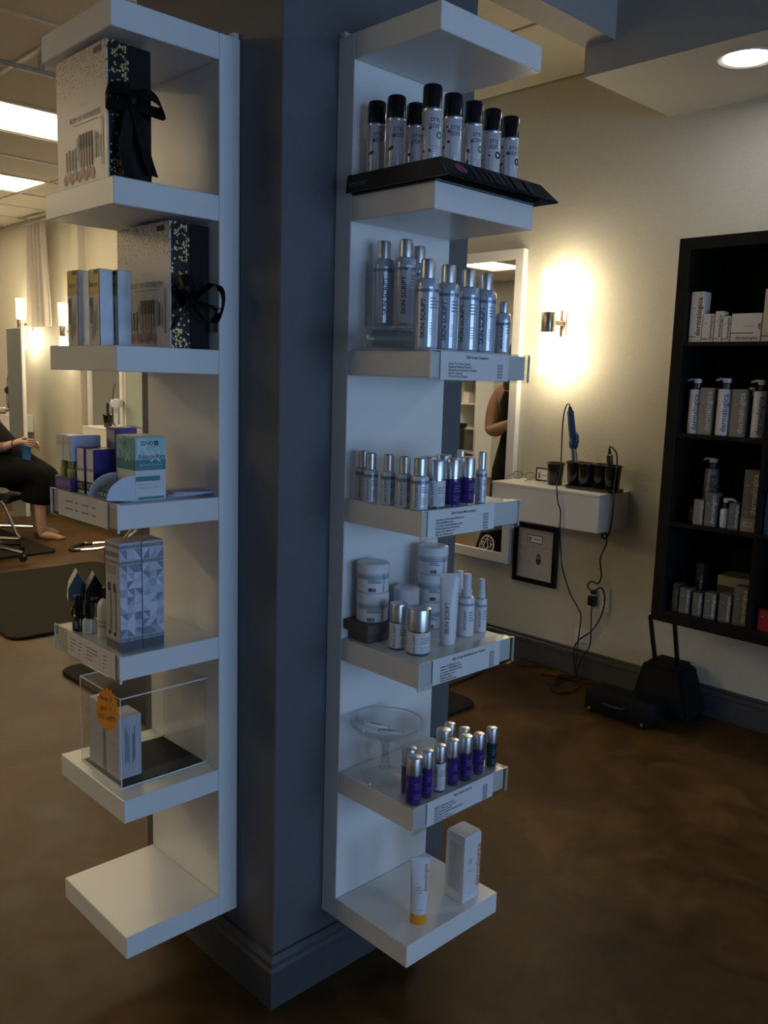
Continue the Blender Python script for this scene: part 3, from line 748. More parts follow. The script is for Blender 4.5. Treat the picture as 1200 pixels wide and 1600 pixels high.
# ------------------------------------------------------------------ serums and cake stand
z1 = zr(1)
SG = 'serum bottles on the price sign row'
ser = [(0.163, -0.259, 0.0172, 0.101, purple, 'wide purple serum bottle at the near corner of the serum shelf'),
       (0.203, -0.258, 0.0130, 0.103, purple, 'slim purple serum bottle between the corner one and the white one'),
       (0.244, -0.257, 0.0132, 0.103, None, 'white serum bottle among the purple ones'),
       (0.288, -0.255, 0.0134, 0.102, purple, 'purple serum bottle just right of the white one'),
       (0.328, -0.257, 0.0155, 0.101, purple, 'wide purple serum bottle in the middle of the row'),
       (0.373, -0.257, 0.0130, 0.094, purple, 'purple serum bottle next to the dark teal one'),
       (0.421, -0.255, 0.0130, 0.094, teal, 'dark teal serum bottle at the outer end of the row'),
       (0.186, -0.222, 0.0160, 0.101, purple, 'serum bottle hidden behind the wide corner bottle'),
       (0.318, -0.200, 0.0172, 0.100, purple, 'wide silver-capped serum bottle in the back row'),
       (0.354, -0.186, 0.0130, 0.100, purple, 'slim serum bottle farthest back in the back row'),
       (0.372, -0.215, 0.0130, 0.094, purple, 'serum bottle of the back row behind the middle ones')]
for x, y, R, H, bmt, lb in ser:
    capped_jar(lb, x, y, z1, R, H, ang=-0.9, bodymat=bmt, capf=0.36, name='serum_bottle', grp=SG)
t = thing('glass_cake_stand', 'clear glass footed dish holding sample packets', 'dish', (0.198, -0.137, z1))
obj('bowl', lathe(((0.0, 0.098), (0.022, 0.098), (0.050, 0.103), (0.070, 0.114), (0.079, 0.129), (0.080, 0.132), (0.077, 0.131), (0.068, 0.117), (0.049, 0.107), (0.021, 0.102), (0.0, 0.102)), glass, 40), t)
obj('rim', tube([(0.0788 * math.cos(a), 0.0788 * math.sin(a), 0.1318) for a in [2 * PI * i / 40 for i in range(40)]], 0.0012, M('glass_rim', (0.55, 0.60, 0.62), 0.1), 6, True), t)
obj('stem', lathe(((0.010, 0.020), (0.014, 0.026), (0.009, 0.036), (0.0075, 0.058), (0.009, 0.078), (0.016, 0.092), (0.022, 0.0975)), clear('glass_stem', (0.90, 0.92, 0.93), 0.30), 20), t)
obj('foot', lathe(((0.0, 0.020), (0.012, 0.018), (0.030, 0.010), (0.050, 0.004), (0.052, 0.001), (0.050, 0.0), (0.0, 0.0)), glass, 40), t)
def packet(label, x, y, z, rz, tilt):
    t = thing('sample_packet', label, 'packet', (x, y, z), rz, 'sample packets in the glass dish')
    t.rotation_euler = (0, tilt, rz)
    p = obj('sachet', box(-0.024, 0.024, -0.0075, 0.0075, 0, 0.005, M('packet_white', (0.82, 0.84, 0.88), 0.4), 0.0016, 2), t)
    obj('seal', boxes([(0.0242, 0.029, -0.0085, 0.0085, 0.001, 0.0035), (-0.029, -0.0242, -0.0085, 0.0085, 0.001, 0.0035)], _mats['packet_white']), t)
    quads(p, [(-0.016 + 0.004 * k, -0.014 + 0.004 * k, -0.005, 0.003, 0) for k in range(6)], [greyink], (0, 0, 0.0053), XR, (0, 1, 0), 'print')
packet('upper white sample packet leaning in the glass dish', 0.186, -0.120, z1 + 0.1165, -0.60, 0.25)
packet('lower white sample packet lying flat in the glass dish', 0.200, -0.150, z1 + 0.1075, -0.95, 0.0)

# ------------------------------------------------------------------ bottom right shelf
z0 = zr(0)
t, b = squeeze_tube('white squeeze tube with an orange cap on the bottom shelf', 0.222, -0.232, z0, 0.0185, 0.150, 0.024, -0.60, plastic, M('orange_cap', (0.85, 0.32, 0.02), 0.35), 0.0185)
tube_text(b, 'dermalogica', 0.0125, orangeink, 0.0125, 0.075, 0.0185, 0.150, 0.024, bold=0.008)
for k, s in enumerate(('daily', 'defense', 'cream')):
    text_flat(b, s, 0.0052, greyink, (-0.004, surf_y(0.0185, 0.150, 0.024, 0.086 - 0.006 * k) + 0.0004, 0.086 - 0.006 * k), XR, ZU)
text_flat(b, '50 ml', 0.0042, greyink, (0.0, surf_y(0.0185, 0.150, 0.024, 0.036), 0.036), XR, ZU)
# tall white carton: near edge at (0.339,-0.252)
t = thing('skincare_carton', 'tall white carton with orange vertical lettering on the bottom shelf', 'box', (0.340, -0.258, z0), 0)
w, d, H = 0.058, 0.056, 0.158
b = obj('carton', box(0, w, 0, d, 0, H, card, 0.0008), t)
obj('lid_bulge', prism(rrect(0.001, w - 0.001, 0.001, d - 0.001, 0.004), H, H + 0.004, card, 0.0015), t)
text_flat(b, 'dermalogica', 0.0215, orangeink, (w - 0.008, -0.0006, H * 0.50), (0, 0, 1), (-1, 0, 0), bold=0.012)
text_flat(b, 'super\nsensitive\nshield', 0.0050, greyink, (0.022, -0.0006, H * 0.62), XR, ZU)
text_flat(b, 'SPF 30', 0.0050, greyink, (0.022, -0.0006, H * 0.47), XR, ZU)
text_flat(b, '60 ml', 0.0040, greyink, (0.022, -0.0006, 0.018), XR, ZU)
pl = [(0.010, d - 0.010, 0.024, H - 0.016, 0)]
quads(b, pl, [M('pale_panel', (0.56, 0.58, 0.56), 0.5)], (-0.0005, d, 0), YR, ZU, 'text_panel')
pl = [(0.013, 0.013 + random.uniform(0.016, 0.028), 0.030 + 0.0045 * k, 0.0315 + 0.0045 * k, 0) for k in range(25)]
quads(b, pl, [paleink], (-0.0009, d, 0), YR, ZU, 'small_print')

# ================================================================== LEFT UNIT
# ------------------------------------------------------------------ two gift boxes (near lower corner at the origin: cream face on x=0 towards -x, black side on y=0 towards -y)
BW, BD, BH = 0.218, 0.092, 0.250
ribbonmat = M('black_ribbon', (0.003, 0.003, 0.003), 0.55, var=0.2, scale=200, spec=0.3)
shades = [M('print_black', (0.02, 0.02, 0.02), 0.4), M('print_rose', (0.36, 0.14, 0.12), 0.4), M('print_nude', (0.46, 0.28, 0.22), 0.4), M('print_grey', (0.36, 0.34, 0.33), 0.4)]
def gift_box(label, loc, rz, bow):
    t = thing('gift_box', label, 'gift box', loc, rz, 'cream and black gift boxes')
    f = obj('cover', box(0, 0.003, 0, BW, 0, BH, speck_cream), t)
    g1 = obj('flecked_half', box(0.0031, BD * 0.5, 0, BW, 0, BH, speck_black), t)
    obj('lower_flecks', box(0.004, BD * 0.5 - 0.0004, -0.0006, 0.0, 0, 0.11, speck_black2), g1)
    obj('plain_half', box(BD * 0.5 + 0.0008, BD, 0.0008, BW - 0.0008, 0, BH - 0.001, blackmatte, 0.001), t)
    o = (-0.0006, BW, 0)
    text_flat(f, 'BOX OF WONDERS', 0.0150, greyink, (-0.0006, BW * 0.42, 0.128), YR, ZU)
    text_flat(f, 'bareMinerals', 0.0070, paleink, (-0.0006, BW * 0.42, 0.151), YR, ZU)
    quads(f, [(0.075, 0.180, 0.1165, 0.1185, 3)], shades, o, YR, ZU, 'tagline')
    r = []
    for k in range(4): r += [(0.040 + 0.013 * k, 0.047 + 0.013 * k, 0.036, 0.074 + 0.002 * (k % 2), 0)]
    for k in range(5): r += [(0.100 + 0.012 * k, 0.108 + 0.012 * k, 0.036, 0.070, 2), (0.100 + 0.012 * k, 0.108 + 0.012 * k, 0.070, 0.098, 0)]
    for k in range(3): r += [(0.166 + 0.010 * k, 0.170 + 0.010 * k, 0.045, 0.098 - 0.006 * k, (3, 0, 3)[k])]
    r += [(0.090, 0.094, 0.050, 0.094, 3), (0.197, 0.201, 0.030, 0.118, 3)]
    quads(f, r, shades, o, YR, ZU, 'makeup_print')
    V, Fc = [], []
    for k in range(9):
        cu, cv, rr = 0.036 + 0.0145 * k + (0.004 if k > 3 else 0), 0.020 + 0.005 * (k % 2), 0.0085; k0 = len(V)
        V += [(-0.0008 - 0.00005 * k, BW - (cu + rr * math.cos(i * PI / 8)), cv + 1.25 * rr * math.sin(i * PI / 8)) for i in range(16)]
        Fc.append(tuple(range(k0, k0 + 16)))
    me = pymesh(V, Fc, shades)
    for i, p in enumerate(me.polygons): p.material_index = (1, 2, 1, 3, 1, 2, 1, 1, 2)[i]
    obj('blush_print', me, f)
    quads(f, [(0.168, 0.200, 0.232, 0.243, 0)], shades, (-0.0007, BW, 0), YR, ZU, 'dark_badge')
    # ribbon and bow on the black side
    bw = obj('bow', solid(((0.008, -0.010), (0.012, 0.0), (0.008, 0.010)), ribbonmat, 12), t, (BD * 0.48, -0.013, bow[0]))
    for pts, wd in bow[1]:
        obj('ribbon_loop', ribbon(pts, wd, 0.026, ribbonmat), bw)
    return t
bow1 = (0.150, [([(0, 0, 0), (-0.022, -0.022, 0.010), (-0.052, -0.018, 0.004), (-0.058, -0.010, -0.020), (-0.038, -0.014, -0.020), (0, 0, -0.006)], (0.2, 0.4, 1)),
                ([(0, 0, 0), (0.022, -0.020, 0.010), (0.050, -0.014, 0.002), (0.060, -0.008, -0.014), (0.036, -0.010, -0.016), (0, 0, -0.006)], (-0.2, 0.4, 1)),
                ([(0, -0.002, 0), (-0.012, -0.008, -0.045), (-0.020, -0.008, -0.095), (-0.016, -0.014, -0.140), (-0.014, -0.018, -0.158)], (1, 0.2, 0)),
                ([(0, -0.002, -0.005), (0.010, -0.008, -0.045), (0.028, -0.002, -0.095), (0.043, 0.000, -0.132)], (1, 0.3, 0))])
bow2 = (0.098, [([(0, 0, 0), (-0.015, -0.030, 0.030), (-0.035, -0.020, 0.034), (-0.030, -0.008, 0.016), (0, 0, -0.004)], (0, 0.5, 1)),
                ([(0, 0, 0), (0.020, -0.035, 0.030), (0.048, -0.028, 0.026), (0.058, -0.016, -0.004), (0.040, -0.016, -0.042), (0.010, -0.012, -0.030), (0, 0, -0.004)], (0, 1, 0.2)),
                ([(0, 0, 0), (-0.022, -0.020, -0.010), (-0.048, -0.022, -0.042), (-0.062, -0.024, -0.052)], (0.3, 0, 1)),
                ([(0, 0, 0), (0.030, -0.022, -0.012), (0.060, -0.010, -0.020), (0.054, -0.012, -0.062)], (1, 0, 0))])
gift_box('large cream and black gift box with a drooping ribbon bow, second shelf from the top', (-0.268, 0.184, zl(5)), 0.0, bow1)
gift_box('large cream and black gift box with an upright bow, standing behind the slim silver boxes', (-0.146, 0.172, zl(4)), 0.0, bow2)
# ------------------------------------------------------------------ three slim brush-set boxes
def brush_box(label, x, y):
    t = thing('brush_set_box', label, 'box', (x, y, zl(4)), 0, 'slim gold and silver brush boxes')
    w, d, H = 0.048, 0.030, 0.153
    b = obj('carton', box(0, d, 0, w, 0, H, foil, 0.001), t)
    quads(b, [(0.001, w - 0.001, H * 0.66, H - 0.001, 0), (0.001, w - 0.001, 0.001, H * 0.66, 1)], [goldface, creamcard], (-0.0006, w, 0), YR, ZU, 'front_print')
    text_flat(b, 'bare+', 0.015, ink, (-0.0010, w * 0.5, H * 0.80), YR, ZU)
    quads(b, [(0.026, 0.044, H - 0.010, H - 0.002, 0), (0.008, 0.014, 0.045, 0.088, 0), (0.018, 0.021, 0.012, 0.098, 0), (0.027, 0.030, 0.020, 0.070, 0), (0.035, 0.038, 0.030, 0.082, 2), (0.010, 0.012, 0.012, 0.045, 3)], shades, (-0.0010, w, 0), YR, ZU, 'brush_print')['kind'] = 'stuff'
    V = [(-0.0011, w - (0.011 + 0.0055 * math.cos(i * PI / 8)), 0.086 + 0.012 * math.sin(i * PI / 8)) for i in range(16)]
    obj('brush_head_print', pymesh(V, [tuple(range(16))], M('print_brown', (0.10, 0.06, 0.045), 0.5)), b)
brush_box('slim silver box with gold top panel, leftmost of three on its shelf', -0.262, 0.338)
brush_box('slim silver box with gold top panel, middle of three', -0.248, 0.270)
brush_box('slim silver box with gold top panel, right of three against the gift box', -0.2150, 0.258)

# ------------------------------------------------------------------ third shelf: nail oil display, blue boxes, teal dispenser, flyers
z3 = zl(3)
violet = M('violet_card', (0.10, 0.06, 0.34), 0.4)
t = thing('nail_oil_display', 'violet counter display tray carrying two windowed nail oil cartons', 'display', (-0.277, 0.362, z3), 0)
obj('tray', boxes([(0, 0.075, 0, 0.076, 0, 0.003), (0, 0.002, 0, 0.076, 0.003, 0.030), (0.002, 0.075, 0, 0.002, 0.003, 0.030), (0.002, 0.075, 0.074, 0.076, 0.003, 0.030)], violet), t)
text_flat(t, 'O P I', 0.018, M('lilac_ink', (0.45, 0.42, 0.70), 0.5), (-0.0006, 0.047, 0.015), YR, ZU)
text_flat(t, 'V', 0.018, _mats['lilac_ink'], (-0.0006, 0.012, 0.018), YR, ZU)
oilm = M('olive_oil_glass', (0.46, 0.45, 0.12), 0.1, coat=0.5); olivecap = M('olive_cap', (0.30, 0.27, 0.08), 0.35)
def carton(name, label, x, y, z, dx, dy, H, mt, grp=None, cat='box'):
    t = thing(name, label, cat, (x, y, z), 0, grp)
    b = obj('carton', box(0, dx, 0, dy, 0, H, mt, 0.0006), t)
    return t, b
for y, lb, dx in ((0.4005, 'windowed white nail oil carton at the outer end of the violet tray', 0.036), (0.3655, 'windowed white nail oil carton with a pale lilac side, next to the blue cartons', 0.068)):
    t = thing('nail_oil_carton', lb, 'box', (-0.2735, y, z3 + 0.0032), 0, 'white cartons in the nail oil display')
    lw = M('lilac_white_card', (0.58, 0.60, 0.72), 0.4) if dx > 0.05 else card
    b = obj('header', box(0, dx, 0, 0.0335, 0.062, 0.117, lw, 0.0006), t)
    quads(b, [(0.0005, 0.033, 0.0625, 0.1165, 0)], [card], (-0.0003, 0.0335, 0), YR, ZU, 'front_print')
    text_flat(b, 'O P I', 0.0115, greyink, (-0.0008, 0.0167, 0.098), YR, ZU)
    obj('back_half', box(0.020, dx, 0, 0.0335, 0, 0.0618, lw, 0.0006), t)
    bt = obj('oil_bottle', solid(((0.0090, 0.0003), (0.0098, 0.002), (0.0098, 0.044), (0.007, 0.047)), oilm, 16), t, (0.0100, 0.0167, 0))
    obj('cap', solid(((0.0080, 0.0475), (0.0078, 0.060), (0.006, 0.061)), olivecap, 14), bt)
bluecard = M('royal_blue_card', (0.022, 0.022, 0.20), 0.35)
for k, (x, y, lb) in enumerate(((-0.262, 0.3325, 'blue and white top-coat carton touching the nail oil display'), (-0.258, 0.290, 'blue and white top-coat carton beside the teal dispenser tray'))):
    y = (0.3270, 0.2915)[k]
    t, b = carton('top_coat_carton', lb, x, y, z3, 0.055, 0.034, 0.096, bluecard, 'blue and white cartons')
    quads(b, [(0.0005, 0.0335, 0.0005, 0.0955, 0), (0.0005, 0.0335, 0.006, 0.026, 1)], [card, ink], (-0.0006, 0.034, 0), YR, ZU, 'front_print')
    text_flat(b, 'Seche', 0.0125, ink, (-0.0012, 0.017, 0.052), YR, ZU)
    text_flat(b, 'IO|', 0.017, whiteink, (-0.0022, 0.017, 0.016), YR, ZU)
t, b = carton('violet_carton', 'violet and lilac carton behind the blue boxes', -0.190, 0.325, z3, 0.050, 0.045, 0.138, violet)
quads(b, [(0.002, 0.040, 0.085, 0.132, 0)], [M('lilac_panel', (0.46, 0.43, 0.48), 0.5)], (-0.0006, 0.045, 0), YR, ZU, 'panel_print')
# dispenser
t = thing('cuticle_oil_dispenser', 'teal and white dispenser box with a curved scoop tray of vials', 'box', (-0.228, 0.170, z3), 0.0)
aqua = M('aqua_card', (0.16, 0.42, 0.42), 0.4); darkaqua = M('dark_aqua_print', (0.05, 0.22, 0.24), 0.4); aqualight = M('light_aqua_print', (0.36, 0.62, 0.62), 0.4)
dx, dy, H = 0.068, 0.080, 0.128
b = obj('carton', box(0, dx, 0, dy, 0, H, card, 0.0006), t)
obj('lid', box(0.001, dx - 0.001, 0.001, dy - 0.001, H + 0.0002, H + 0.0025, M('pale_aqua_card', (0.42, 0.55, 0.52), 0.5), 0.0005), t)
quads(b, [(0.0004, dx - 0.0004, 0.084, H - 0.0006, 0), (0.0004, dx - 0.0004, 0.062, 0.0838, 1), (0.0004, dx * 0.8, 0.040, 0.050, 1), (0.005, dx * 0.5, 0.032, 0.0335, 2), (0.005, dx * 0.75, 0.026, 0.0275, 2), (0.005, dx - 0.004, 0.003, 0.008, 1)], [aqualight, darkaqua, paleink], (0, -0.0006, 0), XR, ZU, 'side_print')
quads(b, [(0.0004, dy - 0.0004, 0.084, H - 0.0006, 0), (0.0004, dy - 0.0004, 0.062, 0.0838, 1)], [aqua, darkaqua], (-0.0006, dy, 0), YR, ZU, 'front_print')
text_flat(b, 'R', 0.060, whiteink, (0.018, -0.0010, 0.105), XR, ZU)
text_flat(b, 'x', 0.050, whiteink, (0.044, -0.0011, 0.094), XR, ZU)
text_flat(b, 'CND', 0.012, ink, (0.026, -0.0014, 0.1165), XR, ZU)
quads(b, [(0.042, 0.051, 0.112, 0.121, 0)], [ink], (0, -0.0014, 0), XR, ZU, 'logo_square')
text_flat(b, 'c', 0.011, whiteink, (0.0465, -0.0019, 0.1172), XR, ZU)
text_flat(b, 'RescueRxx', 0.0135, blueink, (0.036, -0.0014, 0.0895), XR, ZU)
text_flat(b, 'daily keratin treatment', 0.0055, whiteink, (0.034, -0.0010, 0.073), XR, ZU)
text_flat(b, 'R', 0.060, aqualight, (-0.0010, 0.058, 0.105), YR, ZU)
text_flat(b, 'x', 0.050, aqualight, (-0.0011, 0.030, 0.094), YR, ZU)
text_flat(b, 'CND', 0.010, ink, (-0.0014, 0.045, 0.115), YR, ZU)
# scoop tray: quarter-round cheeks with a floor
sc = bmesh.new(); n = 10; Lq, Hq = 0.062, 0.052
prof = [(0.0, 0.0)] + [(-Lq * math.sin(PI / 2 * i / n) * 1.0, Hq * math.cos(PI / 2 * i / n) + 0.006 * i / n) for i in range(n + 1)]
def cheek(y):
    vs = [sc.verts.new((x, y, z)) for x, z in prof]; ws = [sc.verts.new((x, y + 0.0015, z)) for x, z in prof]
    sc.faces.new(vs[::-1]); sc.faces.new(ws)
    for i in range(len(vs)): sc.faces.new((vs[i], vs[(i + 1) % len(vs)], ws[(i + 1) % len(vs)], ws[i]))
cheek(0.0); cheek(dy - 0.0015)
fl_ = [sc.verts.new(v) for v in ((0, 0.0015, 0.001), (0, dy - 0.0015, 0.001), (-Lq, dy - 0.0015, 0.0068), (-Lq, 0.0015, 0.0068))]
sc.faces.new(fl_)
obj('scoop_tray', finish(sc, M('scoop_white', (0.62, 0.66, 0.74), 0.4)), t, (-0.0005, 0, 0))
for k in range(4):
    v = obj('vial', solid(((0.0045, 0), (0.005, 0.001), (0.005, 0.026), (0.003, 0.028), (0.003, 0.036), (0.002, 0.037)), M('vial_glass', (0.45, 0.52, 0.52), 0.12), 12), t, (-0.050, 0.016 + 0.016 * k, 0.012), rot=(0, PI / 2 - 0.35, 0))
    obj('vial_label', lathe(((0.0053, 0.004), (0.0053, 0.010)), darkaqua, 12), v)
t, b = carton('blue_carton', 'plain royal blue carton behind the teal dispenser', -0.150, 0.2515, z3, 0.02, 0.06, 0.088, bluecard)
for k, (x, y, rz, lb) in enumerate(((-0.118, 0.205, 0.2, 'lowest lavender flyer lying on the shelf behind the teal dispenser'), (-0.105, 0.200, -0.1, 'middle lavender flyer in the loose pile'), (-0.090, 0.192, -0.35, 'top lavender flyer of the loose pile'))):
    o = obj('flyer', prism(rrect(-0.045, 0.045, -0.028, 0.028, 0.012), 0, 0.0035, M('lavender_paper', (0.48, 0.47, 0.58), 0.6), 0.0008), None, (x, y, z3 + 0.0038 * k), rz)
    tag(o, lb, 'paper', 'lavender flyers')

# ------------------------------------------------------------------ fourth shelf: patterned cartons, nail polish
z2 = zl(2)
tri = [M('tri_a', (0.50, 0.53, 0.62), 0.3), M('tri_b', (0.38, 0.41, 0.50), 0.3), M('tri_c', (0.22, 0.25, 0.33), 0.3), M('tri_d', (0.60, 0.63, 0.72), 0.3)]
slate = M('slate_band', (0.08, 0.09, 0.12), 0.4); lattice = M('lattice_band', (0.22, 0.24, 0.28), 0.4, var=0.7, scale=700)
def patterned_carton(label, x, y, seed):
    t = thing('patterned_carton', label, 'box', (x, y, z2), 0, 'grey triangle-patterned hair care cartons')
    dx, dy, H = 0.0480, 0.062, 0.226; rnd = random.Random(seed)
    b = obj('carton', box(0, dx, 0, dy, 0, H, M('silver_grey_card', (0.46, 0.46, 0.48), 0.35), 0.0008), t)
    V, Fc, ids = [], [], []
    nx, nz = 3, 9; z0_, z1_ = 0.030, 0.180; cw, ch = dx / nx, (z1_ - z0_) / nz
    def tris(z0_, nz, rnd, ch=None):
        ch = ch or (0.150 / 9 if nz > 1 else 0.022)
        for i in range(nx):
            for j in range(nz):
                a = (i * cw, z0_ + j * ch); c_ = ((i + 1) * cw, z0_ + j * ch); d_ = ((i + 1) * cw, z0_ + (j + 1) * ch); e_ = (i * cw, z0_ + (j + 1) * ch)
                for tr in (((a, c_, d_), (a, d_, e_)) if rnd.random() < 0.5 else ((a, c_, e_), (c_, d_, e_))):
                    k0 = len(V); V.extend([(u, -0.0007, v) for u, v in tr]); Fc.append((k0, k0 + 1, k0 + 2)); ids.append(rnd.choice((0, 0, 1, 1, 2, 2, 3, 3)))
    tris(z0_, nz, rnd); ch = 0.022; tris(0.190, 1, rnd)
    me = pymesh(V, Fc, tri)
    for p, k in zip(me.polygons, ids): p.material_index = k
    obj('triangle_print', me, b)
    for q_ in ((0, dx, 0.0006, 0.020, 0), (0, dx, 0.020, 0.028, 1), (0, dx, 0.182, 0.188, 1), (0, dx, 0.214, 0.221, 1)): quads(b, [q_], [slate, lattice], (0, -0.0008, 0), XR, ZU, 'printed_band')
    quads(b, [(0.0004, dy - 0.0004, 0.0006, 0.020, 0), (0.0004, dy - 0.0004, 0.182, 0.188, 1), (0.0004, dy - 0.0004, 0.214, 0.221, 1),
              (0.008, 0.012, 0.020, 0.1, 3), (0.014, 0.022, 0.122, 0.140, 2), (0.036, 0.044, 0.122, 0.140, 2), (0.014, 0.022, 0.030, 0.038, 2), (0.036, 0.044, 0.030, 0.038, 2),
              (0.013, 0.023, 0.040, 0.120, 3), (0.035, 0.045, 0.040, 0.120, 3)] + [(0.006, 0.050, 0.160 + 0.005 * k, 0.162 + 0.005 * k, 4) for k in range(4)],
          [slate, lattice, ink, M('pale_panel_b', (0.40, 0.40, 0.42), 0.4), greyink], (-0.0007, dy, 0), YR, ZU, 'front_print')
    text_flat(b, 'NIOXIN', 0.0150, ink, (-0.0012, dy * 0.5, 0.200), YR, ZU)
patterned_carton('tall triangle-patterned carton at the shelf corner, lettered front showing', -0.267, 0.168, 3)
patterned_carton('tall triangle-patterned carton standing behind the lettered one', -0.2180, 0.166, 9)
def polish(label, x, y, glassmat, R=0.0125, H=0.078):
    t = thing('nail_polish_bottle', label, 'nail polish', (x, y, z2), 0, 'nail polish bottles')
    b = obj('bottle', solid(((R - 0.002, 0), (R, 0.002), (R, H * 0.36), (R * 0.8, H * 0.43), (R * 0.45, H * 0.45)), glassmat, 20), t)
    obj('cap', solid(((R * 0.62, H * 0.455), (R * 0.72, H * 0.50), (R * 0.64, H * 0.97), (R * 0.5, H)), capblack, 20), t)
    text_round(b, 'OPI', 0.010, M('silver_ink', (0.45, 0.45, 0.45), 0.4), R, H * 0.20, -0.85, True)
polish('black nail polish bottle with a black cap at the front of the shelf', -0.262, 0.368, M('black_lacquer', (0.01, 0.01, 0.012), 0.1), 0.0150, 0.080)
polish('white nail polish bottle with a black cap', -0.252, 0.338, M('white_lacquer', (0.62, 0.62, 0.66), 0.12), 0.0160, 0.074)
def topper(label, x, y, z, c1, c2, s):
    """a folded card tent carried by the bottle neck"""
    t = thing('folded_card', label, 'card', (x, y, z), -0.35, 'folded cards on the nail polish')
    w, h = 0.044, 0.062
    def panel(side):
        bm = bmesh.new()
        P = [(-0.020 * side, -w / 2, 0), (-0.020 * side, w / 2, 0), (-0.016 * side, w / 2, h * 0.55), (-0.001 * side, w / 2, h), (-0.001 * side, -w / 2, h), (-0.016 * side, -w / 2, h * 0.55)]
        a = [bm.verts.new(p) for p in P]; b = [bm.verts.new((p[0] + 0.0012 * side, p[1], p[2])) for p in P]
        for q in (a, b): bm.faces.new((q[0], q[1], q[2], q[5])); bm.faces.new((q[5], q[2], q[3], q[4]))
        for i in range(6): bm.faces.new((a[i], a[(i + 1) % 6], b[(i + 1) % 6], b[i]))
        return finish(bm, c1 if side > 0 else c2)
    obj('front_panel', panel(1), t); obj('rear_panel', panel(-1), t)
    obj('side_panel', prism([(-0.0195, -w / 2 - 0.0015), (0.0195, -w / 2 - 0.0015), (0.0195, -w / 2), (-0.0195, -w / 2)], 0.0, 0.026, c2), t)
    gv = pymesh([(-0.0195, -w / 2 - 0.0008, 0.026), (0.0195, -w / 2 - 0.0008, 0.026), (0.0, -w / 2 - 0.0008, h - 0.001)], [(0, 1, 2)], c2)
    obj('gable_panel', gv, t)
    text_flat(t, 'O·P·I', 0.0095, whiteink, (0.0, -w / 2 - 0.0022, 0.010), XR, ZU)
    if s: text_flat(t, s, 0.019, greyink, (-0.0205, 0.0, 0.020), YR, ZU)
    return t
dgreen = M('dark_green_card', (0.006, 0.030, 0.030), 0.4)
topper('white and dark green folded card over the black nail polish', -0.258, 0.386, z2 + 0.0690, card, dgreen, 'AI')
topper('silver and black folded card over the white nail polish', -0.240, 0.340, z2 + 0.0700, M('silver_card', (0.45, 0.47, 0.50), 0.25, 0.6), blackmatte, None)
t = thing('polish_remover_bottle', 'white plastic remover bottle beside the patterned cartons', 'bottle', (-0.238, 0.288, z2), 0)
b = obj('body', solid(((0.017, 0), (0.019, 0.003), (0.019, 0.066), (0.016, 0.078), (0.008, 0.086)), plastic, 24), t)
obj('cap', solid(((0.0085, 0.0865), (0.0085, 0.108), (0.007, 0.110)), capblack, 20), t)
patch_round(b, 0.019, 0.034, 0.040, -2.2, 0.6, M('lime_print', (0.45, 0.50, 0.10), 0.4), 'lime_band')
text_round(b, 'remover', 0.011, ink, 0.019, 0.028, -1.15, False)
t = thing('clear_tube', 'slim clear acrylic tube standing behind the patterned cartons', 'tube', (-0.205, 0.338, z2), 0)
obj('wall', lathe(((0.010, 0.001), (0.010, 0.185), (0.0088, 0.185), (0.0088, 0.001)), clear('brown_clear', (0.62, 0.55, 0.48), 0.2), 18), t)
obj('base', solid(((0.011, 0), (0.011, 0.002)), acryledge, 18), t)
t = thing('black_curved_stand', 'small black curved holder behind the nail polish', 'holder', (-0.236, 0.408, z2), 0)
obj('loop', tube([(0.024 * math.cos(a), 0.010 * math.sin(a), 0.026 + 0.024 * math.sin(a)) for a in [2 * PI * i / 20 for i in range(20)]], 0.003, capblack, 8, True), t)
obj('foot', box(-0.016, 0.016, -0.008, 0.008, 0, 0.003, capblack, 0.001), t)

# ------------------------------------------------------------------ fifth shelf: clear acrylic case with two cartons and an orange star
z1 = zl(1)
t = thing('acrylic_display_case', 'clear acrylic display case with a black mat inside', 'display case', (-0.258, 0.192, z1), 0)
cx_, cy_, ch_, th = 0.208, 0.186, 0.198, 0.003
for nm, bx_ in (('front_panel', (0, th, 0, cy_, 0, ch_)), ('back_panel', (cx_ - th, cx_, 0, cy_, 0, ch_)), ('side_panel', (th, cx_ - th, 0, th, 0, ch_)), ('side_panel', (th, cx_ - th, cy_ - th, cy_, 0, ch_)), ('top_panel', (0, cx_, 0, cy_, ch_ + 0.0002, ch_ + th))):
    obj(nm, box(*bx_, acrylic), t)
e = 0.0013
edges = [(0, cx_, -e, 0, 0, 2 * e), (0, cx_, -e, 0, ch_, ch_ + 2 * e), (0, cx_, cy_, cy_ + e, 0, 2 * e), (0, cx_, cy_, cy_ + e, ch_, ch_ + 2 * e), (-e, 0, 0, cy_, 0, 2 * e), (-e, 0, 0, cy_, ch_, ch_ + 2 * e), (cx_, cx_ + e, 0, cy_, ch_, ch_ + 2 * e), (cx_, cx_ + e, 0, cy_, 0, 2 * e)]
for X_ in (-e, cx_):
    for Y_ in (-e, cy_): edges.append((X_, X_ + e, Y_, Y_ + e, 0, ch_ + 2 * e))
obj('polished_edge', boxes(edges, acryledge), t)
obj('mat', box(0.006, cx_ - 0.006, 0.006, cy_ - 0.006, 0.0003, 0.003, blackmatte), t)
